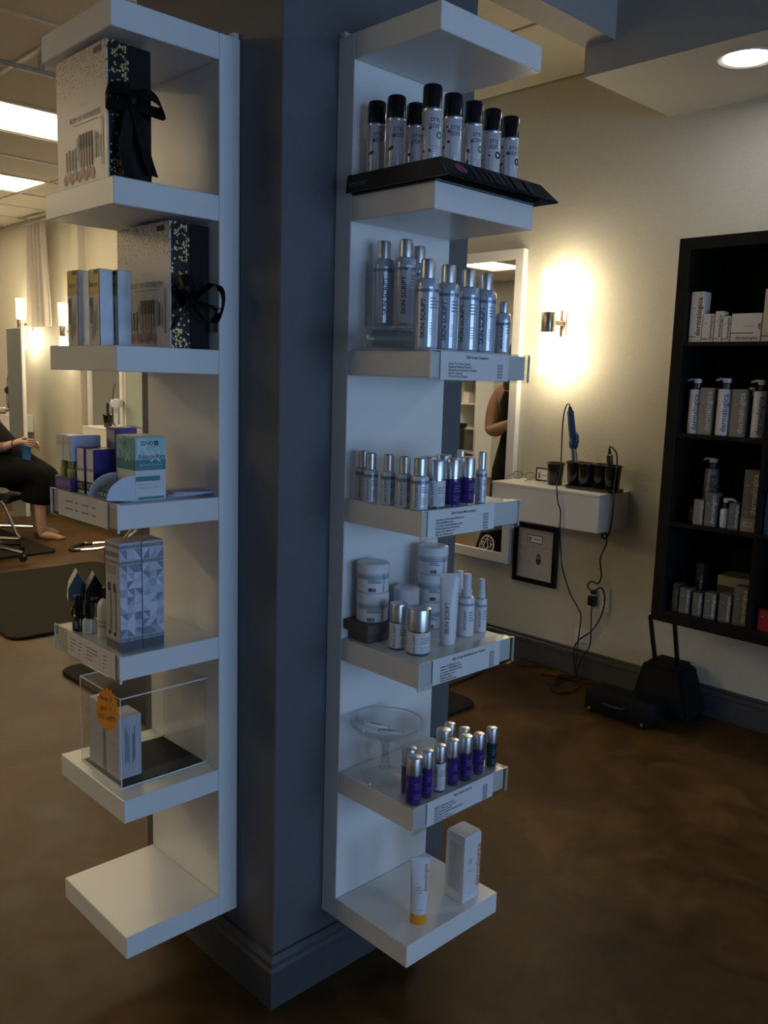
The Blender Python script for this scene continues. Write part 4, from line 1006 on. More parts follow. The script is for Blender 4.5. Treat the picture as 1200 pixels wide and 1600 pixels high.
for k, (x, y, lb) in enumerate(((-0.246, 0.226, 'white carton with fine print at the front of the acrylic case'), (-0.246, 0.300, 'plain white carton beside it, farther along the acrylic case'))):
    t, b = carton('serum_carton', lb, x, y, z1 + 0.0034, (0.053, 0.030)[k], (0.060, 0.066)[k], (0.140, 0.150)[k], M('pale_lilac_card', (0.56, 0.56, 0.62), 0.45), 'white cartons in the acrylic case')
    text_flat(b, 'OPUS' if False else 'serum', 0.008, greyink, (-0.0006, 0.030, 0.075), YR, ZU)
    if k == 0:
        quads(b, [(0.014 + 0.0028 * i, 0.0155 + 0.0028 * i, 0.030 + 0.004 * (i % 3), 0.115 - 0.006 * (i % 4), 0) for i in (0, 1, 2, 3, 6, 7, 8)], [greyink], (0, -0.0006, 0), XR, ZU, 'small_print')
st = []
for i in range(36):
    a = 2 * PI * i / 36; r = 1.0 if i % 2 else 0.86
    st.append((0.030 * r * math.cos(a), 0.049 * r * math.sin(a)))
t = thing('orange_star_tag', 'orange starburst sale tag handwritten in black, on the acrylic case', 'tag', (-0.2720, 0.222, z1 + 0.172), 0.42)
bm = bmesh.new()
a = [bm.verts.new((0, -u, v)) for u, v in st]; b_ = [bm.verts.new((-0.0012, -u, v)) for u, v in st]
bm.faces.new(a); bm.faces.new(b_[::-1])
for i in range(36): bm.faces.new((a[i], a[(i + 1) % 36], b_[(i + 1) % 36], b_[i]))
o = obj('starburst', finish(bm, M('orange_paper', (0.90, 0.30, 0.02), 0.6)), t)
for k, s in enumerate(('Buy 1', 'get 1', '1/2 off!!')): text_flat(t, s, 0.0145, ink, (-0.0018, 0.002, 0.024 - 0.021 * k), (0, -1, -0.05), ZU, bold=-0.004)

# ================================================================== THE LONG WALL: MIRRORS, SCONCES, STATION SHELVES
mirrormat = M('mirror_silvering', (0.86, 0.87, 0.86), 0.015, 1.0, var=0.0)
frosted = M('greenish_frosted_glass', (0.36, 0.42, 0.38), 0.25, var=0.03)
def wall_mirror(label, y0, y1, z0, z1, fmat=white):
    t = thing('wall_mirror', label, 'mirror', (WX, y0, z0), 0, 'white framed wall mirrors'); w, h = y1 - y0, z1 - z0; f = 0.048
    for nm, b in (('frame_rail', (-0.035, -0.0005, 0, w, 0, f)), ('frame_rail', (-0.035, -0.0005, 0, w, h - f, h)), ('frame_stile', (-0.035, -0.0005, 0, f, f + 0.0003, h - f - 0.0003)), ('frame_stile', (-0.035, -0.0005, w - f, w, f + 0.0003, h - f - 0.0003))):
        obj(nm, box(*b, fmat, 0.001), t)
    obj('mirror_glass', box(-0.022, -0.016, f + 0.0004, w - f - 0.0004, f + 0.0004, h - f - 0.0004, mirrormat), t)
wall_mirror('tall white-framed wall mirror left of the glowing sconce, reflecting a bare arm', 1.258, 1.90, 0.478, 2.038)
wall_mirror('white-framed wall mirror far along the salon wall, above the small dryer holder', 5.33, 5.97, 0.478, 2.038)
glow = M('sconce_glass', (0.9, 0.85, 0.75), 0.4, emit=(1.0, 0.84, 0.56), estr=SCONCE)
def sconce(label, y, z):
    t = thing('wall_sconce', label, 'wall lamp', (WX, y, z), 0, 'twin-tube wall sconces')
    obj('back_plate', box(-0.012, -0.0005, -0.016, 0.016, -0.062, 0.062, steel, 0.004, 2), t)
    obj('arm', box(-0.094, -0.0125, -0.010, 0.010, -0.010, 0.010, bronze, 0.002), t)
    obj('barrel', solid(((0.032, -0.047), (0.033, -0.044), (0.033, 0.044), (0.032, 0.047)), steel, 28), t, (-0.125, 0, 0))
    obj('upper_tube', solid(((0.034, 0.0475), (0.036, 0.052), (0.040, 0.235), (0.038, 0.24)), glow, 28), t, (-0.125, 0, 0))
    obj('lower_tube', solid(((0.034, -0.0475), (0.036, -0.052), (0.040, -0.235), (0.038, -0.24)), glow, 28), t, (-0.125, 0, 0))
sconce('glowing twin-tube wall sconce beside the near mirror', 1.026, 1.676)
sconce('small far twin-tube wall sconce just right of the hanging curtain', 6.22, 1.72)
sconce('farthest twin-tube wall sconce, behind the grey panel', 7.16, 1.80)
def station_shelf(label, y0, y1, top=0.925):
    t = thing('station_shelf', label, 'shelf', (WX, y0, 0), 0, 'white floating drawer shelves'); w = y1 - y0
    obj('top_board', box(-0.252, -0.0005, -0.002, w + 0.002, top - 0.012, top, white, 0.001), t)
    obj('body', box(-0.240, -0.0005, 0.001, w - 0.001, 0.757, top - 0.0125, white, 0.001), t)
    obj('drawer_front', box(-0.250, -0.2405, 0, w, 0.755, top - 0.013, white, 0.001), t)
station_shelf('white floating drawer shelf under the sconce, holding the black cups', 0.616, 1.21)
station_shelf('white floating drawer shelf far along the wall under the second mirror', 5.02, 5.62)
station_shelf('white floating drawer shelf at the far left, behind the seated person', 7.25, 7.85)
ST = 0.9254
# cluster of black cups
t = thing('black_cup_holder', 'cluster of black cups in a tray on the near floating shelf', 'tool holder', (2.335, 0.8, ST), 0)
obj('tray', prism(rrect(-0.06, 0.055, -0.20, 0.06, 0.03), 0, 0.016, capblack, 0.003), t)
cupprof = ((0.0, 0.0), (0.031, 0.0), (0.033, 0.003), (0.039, 0.095), (0.044, 0.097), (0.044, 0.103), (0.039, 0.105), (0.036, 0.103), (0.031, 0.006), (0.0, 0.005))
for (x, y) in ((0.0, 0.036), (-0.012, -0.030), (0.004, -0.096), (-0.008, -0.163)):
    obj('cup', lathe(cupprof, capblack, 28), t, (x, y, 0.0165))
t = thing('black_cup', 'single black cup standing left of the cup cluster', 'cup', (2.350, 0.955, ST), 0)
obj('body', lathe(cupprof, capblack, 28), t)
obj('rim', tube([(0.0435 * math.cos(a), 0.0435 * math.sin(a), 0.1) for a in [2 * PI * i / 28 for i in range(28)]], 0.003, capblack, 6, True), t)
# curling iron in a cup
blueh = M('blue_handle', (0.015, 0.06, 0.16), 0.35)
t = thing('curling_iron', 'blue-handled curling iron standing in the black cups', 'curling iron', (2.335, 0.822, ST + 0.024), 0)
t.rotation_euler = (-0.20, 0.02, 0); iron_a = t
obj('barrel', solid(((0.0125, 0.010), (0.0125, 0.155)), steel, 18), t)
obj('clamp', tube([(-0.015, 0, 0.03), (-0.016, 0, 0.10), (-0.018, -0.004, 0.16)], 0.005, steel, 8), t)
obj('hinge_housing', solid(((0.013, 0.1555), (0.020, 0.165), (0.021, 0.185), (0.016, 0.20)), blueh, 18), t)
obj('thumb_lever', tube([(-0.012, -0.016, 0.165), (-0.016, -0.034, 0.185), (-0.014, -0.034, 0.215), (-0.010, -0.024, 0.225)], 0.007, blueh, 8), t)
obj('handle', solid(((0.0145, 0.2005), (0.0165, 0.22), (0.0160, 0.30), (0.0165, 0.325), (0.014, 0.332)), blueh, 18), t)
obj('cord_collar', solid(((0.010, 0.3325), (0.007, 0.350)), capblack, 12), t)
t = thing('flat_iron', 'black flat iron with its tip standing out of the right-hand cup', 'hair iron', (2.322, 0.637, ST + 0.018), 0)
t.rotation_euler = (-0.12, 0.0, 0); iron_b = t
obj('lower_arm', box(-0.009, 0.009, -0.012, -0.001, 0.0, 0.15, capblack, 0.002), t)
obj('upper_arm', box(-0.009, 0.009, 0.001, 0.012, 0.0, 0.15, M('brown_plastic', (0.03, 0.018, 0.014), 0.4), 0.002), t)
obj('cord_collar', solid(((0.009, 0.1505), (0.005, 0.175)), capblack, 12), t)
# cords
def cord(name, label, pts, r=0.0032, cat='cord', n=7, owner=None):
    o = obj(name, tube(pts, r, black, 8, False, n))
    if owner is None: return tag(o, label, cat)
    o.parent = owner
    o.matrix_parent_inverse = (Matrix.Translation(owner.location) @ owner.rotation_euler.to_matrix().to_4x4()).inverted()
    return o
cord('power_cord', None,
     [(2.342, 0.892, 1.292), (2.344, 0.897, 1.304), (2.352, 0.915, 1.302), (2.358, 0.932, 1.262), (2.36, 0.938, 1.20), (2.352, 0.930, 1.09), (2.30, 0.895, 1.0), (2.255, 0.878, 0.940), (2.19, 0.832, 0.930), (2.182, 0.815, 0.87), (2.186, 0.801, 0.828), (2.187, 0.800, 0.74), (2.25, 0.83, 0.64), (2.40, 0.92, 0.53), (2.42, 0.882, 0.408), (2.42, 0.829, 0.339), (2.42, 0.809, 0.30), (2.418, 0.814, 0.20), (2.39, 0.80, 0.06), (2.36, 0.77, 0.008), (2.33, 0.85, 0.005), (2.23, 0.80, 0.005)], owner=iron_a)
cord('power_cord', None,
     [(2.322, 0.658, 1.116), (2.318, 0.652, 1.13), (2.30, 0.632, 1.128), (2.295, 0.604, 1.10), (2.29, 0.596, 1.04), (2.285, 0.600, 0.95), (2.28, 0.594, 0.85), (2.285, 0.606, 0.76), (2.29, 0.628, 0.722), (2.285, 0.645, 0.735), (2.28, 0.620, 0.745), (2.32, 0.640, 0.69), (2.41, 0.72, 0.60), (2.42, 0.715, 0.52), (2.42, 0.730, 0.478), (2.415, 0.762, 0.484), (2.41, 0.778, 0.459), (2.405, 0.745, 0.440), (2.41, 0.706, 0.465), (2.42, 0.688, 0.416), (2.42, 0.700, 0.331), (2.42, 0.744, 0.249), (2.42, 0.811, 0.186), (2.41, 0.83, 0.13), (2.38, 0.80, 0.03), (2.34, 0.81, 0.008)], 0.0038, owner=iron_b)
cord('adapter_cord', 'black cord running from the plug to a tangle on the floor',
     [(2.425, 0.757, 0.365), (2.424, 0.757, 0.33), (2.42, 0.750, 0.25), (2.42, 0.752, 0.17), (2.40, 0.785, 0.09), (2.38, 0.80, 0.013), (2.33, 0.85, 0.012), (2.30, 0.93, 0.007), (2.24, 0.88, 0.006), (2.24, 0.81, 0.006), (2.32, 0.80, 0.012), (2.34, 0.75, 0.006), (2.23, 0.70, 0.006), (2.15, 0.737, 0.006), (2.20, 0.80, 0.014), (2.34, 0.86, 0.014), (2.40, 0.78, 0.006), (2.37, 0.71, 0.006), (2.41, 0.64, 0.006), (2.40, 0.56, 0.006)])
cord('floor_cord', 'black cord snaking along the baseboard behind the exfoliant shelf', [(1.60, 1.02, 0.005), (1.72, 1.10, 0.005), (1.86, 1.119, 0.005), (2.0, 1.127, 0.005), (2.25, 1.178, 0.005), (2.37, 1.19, 0.005), (2.33, 1.09, 0.005), (2.41, 1.02, 0.005), (2.405, 0.95, 0.005)], 0.0045)
# eyeglasses and card on the shelf
t = thing('eyeglasses', 'wire eyeglasses lying on the near floating shelf', 'glasses', (2.375, 1.155, ST + 0.001), 0.2)
wire = M('wire_brown', (0.10, 0.06, 0.04), 0.3, 0.6)
for s in (-1, 1):
    obj('lens_rim', tube([(0.0, 0.034 * s + 0.024 * math.cos(a), 0.020 + 0.018 * math.sin(a)) for a in [2 * PI * i / 20 for i in range(20)]], 0.0014, wire, 6, True), t)
    obj('lens', lathe(((0.0, -0.0004), (0.0235, -0.0004), (0.0235, 0.0004), (0.0, 0.0004)), glass, 20), t, (0, 0.034 * s, 0.020), rot=(0, PI / 2, 0))
    obj('temple', tube([(0, 0.058 * s, 0.024), (-0.05, 0.060 * s, 0.018), (-0.095, 0.050 * s, 0.004)], 0.0014, wire, 6), t)
obj('bridge', tube([(0, -0.011, 0.024), (-0.002, 0, 0.029), (0, 0.011, 0.024)], 0.0014, wire, 6), t)
t = thing('small_framed_card', 'small black-framed picture card standing on the near floating shelf', 'picture frame', (2.412, 1.062, ST), 0)
obj('frame', boxes([(-0.004, 0.004, -0.048, 0.048, 0, 0.006), (-0.004, 0.004, -0.048, 0.048, 0.058, 0.064), (-0.004, 0.004, -0.048, -0.042, 0.006, 0.058), (-0.004, 0.004, 0.042, 0.048, 0.006, 0.058)], capblack), t)
c_ = obj('picture', box(-0.002, 0.002, -0.042, 0.042, 0.006, 0.058, paper), t)
quads(c_, [(0.008, 0.022, 0.012, 0.04, 0), (0.060, 0.076, 0.012, 0.04, 0), (0.028, 0.055, 0.024, 0.030, 1)], [greyink, paleink], (-0.0026, 0.042, 0), YR, ZU, 'figure_print')
# framed licence
t = thing('framed_licence', 'black framed certificate hung under the near floating shelf', 'picture frame', (WX, 0.978, 0.402), 0)
w, h, f = 0.262, 0.300, 0.024
for nm, b in (('frame_rail', (-0.02, -0.0005, 0, w, 0, f)), ('frame_rail', (-0.02, -0.0005, 0, w, h - f, h)), ('frame_stile', (-0.02, -0.0005, 0, f, f, h - f)), ('frame_stile', (-0.02, -0.0005, w - f, w, f, h - f))):
    obj(nm, box(*b, capblack, 0.001), t)
s_ = obj('certificate', box(-0.010, -0.006, f, w - f, f, h - f, M('grey_paper', (0.46, 0.46, 0.47), 0.6, var=0.04)), t)
W2 = w - f
quads(s_, [(0.055, 0.147, 0.205, 0.246, 0), (0.059, 0.143, 0.209, 0.242, 1), (0.064, 0.080, 0.214, 0.236, 2), (0.090, 0.135, 0.222, 0.228, 2), (0.0, w - 2 * f, 0.186, 0.1875, 2), (0.0, w - 2 * f, 0.100, 0.101, 2), (0.010, 0.06, 0.172, 0.174, 2), (0.010, 0.05, 0.160, 0.162, 2), (0.010, 0.09, 0.110, 0.112, 2), (0.018, 0.17, 0.070, 0.072, 3)], [ink, paper, greyink, paleink], (-0.0106, W2, 0), YR, ZU, 'licence_print')['kind'] = 'stuff'
V = [(-0.0110, W2 - 0.128 - 0.016 * math.cos(a) * (0.8 if math.sin(a) > 0 else 1.0), 0.128 + 0.028 * math.sin(a)) for a in [2 * PI * i / 20 for i in range(20)]]
obj('portrait_print', pymesh(V, [tuple(range(20))], ink), s_)
V = [(-0.0114, W2 - 0.128 - 0.007 * math.cos(a), 0.136 + 0.011 * math.sin(a)) for a in [2 * PI * i / 16 for i in range(16)]]
obj('face_print', pymesh(V, [tuple(range(16))], greyink), s_)
# outlets
t = thing('wall_outlet', 'white double outlet plate with a black plug', 'outlet', (WX, 0.735, 0.400), 0)
obj('plate', box(-0.006, -0.0005, -0.058, 0.058, -0.057, 0.057, card, 0.002), t)
for y in (-0.026,):
    for z in (-0.022, 0.022):
        s_ = obj('socket', box(-0.0085, -0.0062, y - 0.017, y + 0.017, z - 0.014, z + 0.014, paper, 0.001), t)
        quads(s_, [(-0.008, -0.006, -0.005, 0.006, 0), (0.005, 0.007, -0.005, 0.006, 0), (-0.002, 0.002, -0.011, -0.007, 0)], [ink], (-0.0089, y, z), YR, ZU, 'slots')['kind'] = 'stuff'
obj('plug', box(-0.034, -0.0065, 0.006, 0.044, -0.036, 0.012, capblack, 0.003), t)
obj('upper_plug', box(-0.028, -0.0065, 0.010, 0.036, 0.020, 0.040, capblack, 0.003), t)
t = thing('jack_plate', 'small white jack plate low on the wall under the outlet', 'outlet', (WX, 0.812, 0.200), 0)
obj('plate', box(-0.006, -0.0005, -0.042, 0.042, -0.032, 0.032, card, 0.002), t)
obj('jack', box(-0.009, -0.0062, -0.008, 0.008, -0.007, 0.007, paper, 0.001), t)

# ================================================================== BLACK BOOKCASE WITH SKIN CARE
BX, BZ0, BZ1, BYL = 2.10, 0.465, 1.955, 0.280
t = thing('cube_bookcase', 'large black-brown cube bookcase hung on the wall, full of skin care', 'bookcase', (BX, BYL, BZ0), 0)
D_, W_, H_, o5 = WX - BX - 0.0005, 1.49, BZ1 - BZ0, 0.045
obj('side_panel', box(0, D_, -o5, 0, 0, H_, blackwood, 0.001), t); obj('side_panel', box(0, D_, -W_, -W_ + o5, 0, H_, blackwood, 0.001), t)
obj('top_panel', box(0, D_, -W_ + o5 + 0.0005, -o5 - 0.0005, H_ - o5, H_, blackwood, 0.001), t); obj('bottom_panel', box(0, D_, -W_ + o5 + 0.0005, -o5 - 0.0005, 0, o5, blackwood, 0.001), t)
obj('back_panel', box(D_ - 0.01, D_ - 0.001, -W_ + o5, -o5, o5, H_ - o5, blackwood), t)
SH = [0.8715, 1.2205, 1.5695]
for z in SH: obj('shelf', box(0.004, D_ - 0.012, -W_ + o5 + 0.0005, -o5 - 0.0005, z - 0.016 - BZ0, z - BZ0, blackwood, 0.0008), t)
CELL = (W_ - 2 * o5 - 3 * 0.016) / 4
LV = [BZ0 + o5] + SH + [BZ1 - o5 + 0.016]
for k in range(3):
    y = -o5 - (k + 1) * CELL - k * 0.016
    for a, b in zip(LV, LV[1:]): obj('divider', box(0.004, D_ - 0.012, y - 0.016, y, a + 0.0005 - BZ0, b - 0.0165 - BZ0, blackwood), t)
def brand_box(label, y1, y0, z, H, mt, txt, dx=0.05, x=2.13, big=None, stripe=True, side='R'):
    """carton facing the room (towards -x); y1 is its left edge as seen"""
    t = thing('skincare_box', label, 'box', (x, y0, z + 0.0006), 0, 'skin care boxes in the bookcase'); w = y1 - y0
    b = obj('carton', box(0, dx, 0, w, 0, H, mt, 0.0006), t)
    if big == 'H':
        text_flat(b, 'dermalogica', 0.017, txt, (-0.0007, w * 0.45, 0.014), YR, ZU, bold=0.008)
        quads(b, [(0.0, w * 0.78, 0.030, 0.033, 0)], [ink], (-0.0007, w, 0), YR, ZU, 'stripe')
        quads(b, [(w * 0.42, w * 0.78, 0.056, 0.058, 0)], [paleink], (-0.0007, w, 0), YR, ZU, 'small_print')
        V = [(-0.0007, 0.0006 + 0.010 * math.sin(a), 0.056 + 0.012 * math.cos(a)) for a in [PI * i / 10 for i in range(11)]]
        obj('finger_notch', pymesh(V, [tuple(range(11))], greyink), b)
    else:
        sz = min(H / 5.7, w * 0.62)
        text_flat(b, 'dermalogica', sz, txt, (-0.0007, sz * 0.42, H * 0.50), (0, 0, 1), (0, 1, 0), bold=0.008)
        if stripe: quads(b, [(0.0004, w * 0.55, H * 0.10, H * 0.10 + 0.0028, 0)], [ink if txt != whiteink else greycard], (-0.0006, w, 0), YR, ZU, 'stripe')
        quads(b, [(w * 0.22, w * 0.40, H * 0.66, H * 0.66 + 0.004, 0)], [paleink], (-0.0006, w, 0), YR, ZU, 'small_print')
    return t
whitebox = M('warm_lit_white_card', (0.86, 0.74, 0.62), 0.45, var=0.02); taupe = M('taupe_card', (0.30, 0.27, 0.21), 0.45, var=0.03); slatebox = M('slate_card', (0.16, 0.155, 0.145), 0.5, var=0.04)  # white boxes: warm lamp light is put into their base colour
z = SH[2]
brand_box('tall white box at the left end of the top bookcase shelf', 0.229, 0.181, z, 0.188, whitebox, ink, 0.06)
brand_box('short white box beside the tall one on the top bookcase shelf', 0.177, 0.134, z, 0.104, whitebox, ink)
brand_box('narrow white box in the middle of the top bookcase shelf', 0.128, 0.100, z, 0.113, whitebox, ink)
brand_box('smallest white box on the top bookcase shelf', 0.096, 0.068, z, 0.094, whitebox, ink)
brand_box('wide white box with a finger notch on the top bookcase shelf', 0.064, -0.046, z, 0.102, whitebox, ink, 0.06, big='H')
brand_box('tall white box at the right end of the top bookcase cell', -0.052, -0.096, z, 0.186, whitebox, ink)
def pump_bottle(label, y, z, R, H, mt, txt, x=2.155, spout=1, bold=0.008):
    t = thing('pump_bottle', label, 'bottle', (x, y, z + 0.0006), 0, 'pump bottles in the bookcase')
    b = obj('body', solid(((R - 0.003, 0), (R, 0.003), (R, H - 0.006), (R - 0.002, H - 0.002), (R * 0.5, H)), mt, 28), t)
    obj('collar', solid(((R * 0.48, H + 0.0005), (R * 0.48, H + 0.018), (R * 0.30, H + 0.020)), M('smoke_collar', (0.08, 0.08, 0.085), 0.2), 20), t)
    p = obj('pump_head', solid(((R * 0.36, H + 0.0205), (R * 0.55, H + 0.023), (R * 0.55, H + 0.038), (R * 0.4, H + 0.040)), plastic, 20), t)
    obj('spout', tube([(0, 0.0, H + 0.034), (0, 0.026 * spout, H + 0.036), (0, 0.042 * spout, H + 0.030)], [0.006, 0.005, 0.0035], plastic, 8), p)
    text_round(b, 'dermalogica', H / 6.0, txt, R, H * 0.48, -PI / 2 + 0.42, True, bold=bold)
    lines_round(b, R, [H * 0.66, H * 0.63, H * 0.60], -PI / 2 - 0.35, -PI / 2 - 0.05, 0.002, paleink)
z = SH[1]
pump_bottle('white pump bottle with blue lettering at the left of the second bookcase shelf', 0.188, z, 0.0265, 0.172, plastic, blueink)
brand_box('taupe box with white lettering between the first and second pump bottles', 0.162, 0.112, z, 0.178, taupe, whiteink, stripe=False)
pump_bottle('white pump bottle with blue lettering in the middle of the second bookcase shelf', 0.072, z, 0.0290, 0.176, plastic, blueink)
brand_box('taupe box with white lettering between the second and third pump bottles', 0.036, -0.016, z, 0.176, taupe, whiteink, stripe=False)
pump_bottle('white pump bottle with black lettering at the right of the second bookcase shelf', -0.062, z, 0.0275, 0.172, plastic, ink)
t = thing('glass_jars_set', 'small clear jar with a silver lid behind the taupe box', 'jar', (2.28, 0.02, z + 0.0006), 0)
obj('body', solid(((0.024, 0), (0.025, 0.003), (0.025, 0.155)), clear('jar_glass', (0.8, 0.8, 0.78), 0.2), 20), t); obj('lid', solid(((0.025, 0.1555), (0.025, 0.185)), silver, 20), t)
z = SH[0]
pump_bottle('grey pump bottle at the back of the third bookcase shelf', 0.135, z, 0.0300, 0.215, M('grey_plastic', (0.22, 0.23, 0.25), 0.35), ink, x=2.235)
brand_box('short slate box in front of the grey pump bottle', 0.150, 0.112, z, 0.098, taupe, whiteink, 0.04)
brand_box('medium slate box right of the short one, third bookcase shelf', 0.104, 0.062, z, 0.130, slatebox, whiteink)
pump_bottle('tiny white pump bottle between slate boxes, third bookcase shelf', 0.034, z, 0.0165, 0.075, plastic, greyink, x=2.15, spout=-1, bold=0.0)
brand_box('slate box right of the tiny pump bottle', 0.010, -0.028, z, 0.100, slatebox, whiteink)
t0 = thing('flat_taupe_box', 'low taupe box under the tall lettered box, third bookcase shelf', 'box', (2.13, -0.094, z + 0.0006), 0)
b = obj('carton', box(0, 0.055, 0, 0.056, 0, 0.052, taupe, 0.0006), t0)
quads(b, [(0.012, 0.045, 0.020, 0.036, 0), (0.014, 0.043, 0.022, 0.034, 1)], [whiteink, taupe], (-0.0006, 0.056, 0), YR, ZU, 'window_print')
brand_box('tall slate box standing on the low taupe box', -0.038, -0.093, z + 0.053, 0.178, slatebox, whiteink, 0.05, x=2.131)
brand_box('small dark box at the far left of the third bookcase shelf', 0.205, 0.165, z, 0.058, M('olive_card', (0.06, 0.055, 0.035), 0.5), greyink, x=2.20, stripe=False)
brand_box('teal box in the second column of the bookcase', -0.126, -0.180, z, 0.150, M('teal_card', (0.05, 0.12, 0.14), 0.5), whiteink, stripe=False)
z = BZ0 + o5
brand_box('dark slate box at the far left of the bottom bookcase shelf', 0.208, 0.185, z, 0.115, M('charcoal_card', (0.05, 0.05, 0.048), 0.5), greyink, stripe=False)
brand_box('dark box standing behind the lettered ones, bottom bookcase shelf', 0.170, 0.140, z, 0.190, M('charcoal_card', (0.05, 0.05, 0.048), 0.5), whiteink, x=2.24, stripe=False)
for y1, y0, hh, lb in ((0.178, 0.136, 0.102, 'first small slate box from the left on the bottom bookcase shelf'), (0.122, 0.086, 0.094, 'second and lowest small slate box on the bottom bookcase shelf'), (0.074, 0.030, 0.104, 'third small slate box on the bottom bookcase shelf'), (0.016, -0.030, 0.111, 'fourth small slate box on the bottom bookcase shelf')):
    brand_box(lb, y1, y0, z, hh, slatebox, whiteink)
brand_box('tall slate box at the right end of the bottom bookcase cell', -0.040, -0.092, z, 0.151, slatebox, whiteink)
t = thing('yellow_flat_carton', 'pale yellow flat carton raised behind the small slate boxes', 'box', (2.225, -0.097, z + 0.1207), 0)
obj('carton', box(0, 0.12, 0, 0.170, 0, 0.040, M('pale_yellow_card', (0.34, 0.33, 0.15), 0.5), 0.001), t); obj('sleeve', box(-0.001, 0.121, 0.06, 0.11, -0.0005, 0.0405, taupe), t)
t = thing('dark_flat_carton', 'dark flat carton under the pale yellow one', 'box', (2.225, -0.097, z + 0.0006), 0)
obj('carton', box(0, 0.12, 0, 0.170, 0, 0.1195, M('charcoal_card', (0.05, 0.05, 0.048), 0.5), 0.001), t); obj('lid_seam', box(-0.0006, 0.1206, -0.0003, 0.1703, 0.09, 0.0915, ink), t)
brand_box('red box in the second column of the bookcase', -0.137, -0.188, z, 0.080, M('red_card', (0.40, 0.015, 0.02), 0.45), whiteink, stripe=False)

# ------------------------------------------------------------------ rolling case on the floor under the bookcase
nylon = M('black_nylon', (0.006, 0.006, 0.0065), 0.75, var=0.3, scale=150, spec=0.2)
t = thing('rolling_case', 'black rolling case with raised pull handle under the bookcase', 'suitcase', (2.285, 0.295, 0), 0)
bm = bmesh.new(); add_box(bm, -0.065, 0.135, -0.15, 0.13, 0.02, 0.235)
for v in bm.verts:
    if v.co.z > 0.2: v.co.y = v.co.y * 0.62 + 0.01; v.co.x = v.co.x * 0.75 + 0.02
bmesh.ops.bevel(bm, geom=bm.edges[:], offset=0.02, segments=2, affect='EDGES')
obj('body', finish(bm, nylon, True), t)
for y in (-0.055, 0.055): obj('handle_pole', tube([(0.01, y * 0.95, 0.2356), (-0.055, y, 0.44)], 0.010, capblack, 10), t)
obj('handle_grip', tube([(-0.0555, -0.055, 0.447), (-0.0555, 0.055, 0.447)], 0.010, capblack, 10), t)
for y in (-0.12, 0.12): obj('wheel', lathe(((0.0, -0.012), (0.02, -0.012), (0.022, 0.0), (0.02, 0.012), (0.0, 0.012)), capblack, 20), t, (0.10, y, 0.022), rot=(PI / 2, 0, 0))
t = thing('tool_case', 'low black case with a carry handle lying before the rolling case', 'suitcase', (2.135, 0.395, 0), 0)
obj('shell', box(-0.065, 0.075, -0.160, 0.150, 0.012, 0.105, nylon, 0.014, 2), t)
obj('carry_handle', tube([(-0.066, -0.05, 0.075), (-0.085, -0.045, 0.070), (-0.088, 0.0, 0.068), (-0.085, 0.045, 0.070), (-0.066, 0.05, 0.075)], 0.006, capblack, 8), t)
for y in (-0.13, 0.12):
    obj('foot', solid(((0.008, 0), (0.010, 0.0118)), capblack, 12), t, (-0.045, y, 0)); obj('foot', solid(((0.008, 0), (0.010, 0.0118)), capblack, 12), t, (0.05, y, 0))
    obj('latch', box(-0.068, -0.0652, y - 0.006, y + 0.006, 0.018, 0.030, steel, 0.001), t)
obj('seam', box(-0.0662, 0.0762, -0.1612, 0.1512, 0.058, 0.061, capblack), t)

# ================================================================== FLOOR MATS
def floor_mat(label, x0, x1, y0, y1):
    o = obj('anti_fatigue_mat', prism(rrect(x0, x1, y0, y1, 0.07, 6), 0.0003, 0.016, rubber, 0.005)); tag(o, label, 'mat', 'dark rubber floor mats')
floor_mat('dark rubber mat on the floor just behind the column', 0.56, 1.77, 0.87, 2.42)
floor_mat('dark rubber mat left of the patterned cartons, in the middle of the salon floor', 0.575, 1.76, 2.99, 4.50)
floor_mat('far dark rubber mat under the seated person and stool', 0.60, 1.70, 5.0, 6.25)

# ================================================================== FAR SALON
# curtain: pleated cloth
bm = bmesh.new(); rows = []; ny, nz = 48, 10
for j in range(nz + 1):
    f = j / nz; row = []
    for i in range(ny + 1):
        u = i / ny; y = 6.56 + (0.56 - 0.16 * f) * u + 0.07 * f; row.append(bm.verts.new((0.022 * math.sin(u * 34 + 0.6 * f) - 0.012 * f, y, 1.77 + 0.93 * f)))
    rows.append(row)
for a, b in zip(rows, rows[1:]):
    for i in range(ny): bm.faces.new((a[i], a[i + 1], b[i + 1], b[i]))
geo = bmesh.ops.solidify(bm, geom=bm.faces[:], thickness=0.003)
t = thing('hanging_curtain', 'pale cloth curtain hanging high on the far salon wall', 'curtain', (2.36, 0, 0), 0)
obj('cloth', finish(bm, M('pale_cloth', (0.78, 0.74, 0.70), 0.9, var=0.03), True, 80), t)
obj('curtain_rod', tube([(0.005, 6.55, 2.715), (0.005, 7.15, 2.715)], 0.010, gridmat, 10), t)
for y in (6.57, 7.13): obj('rod_bracket', box(0.0, 0.0895, y - 0.008, y + 0.008, 2.70, 2.73, gridmat), t)
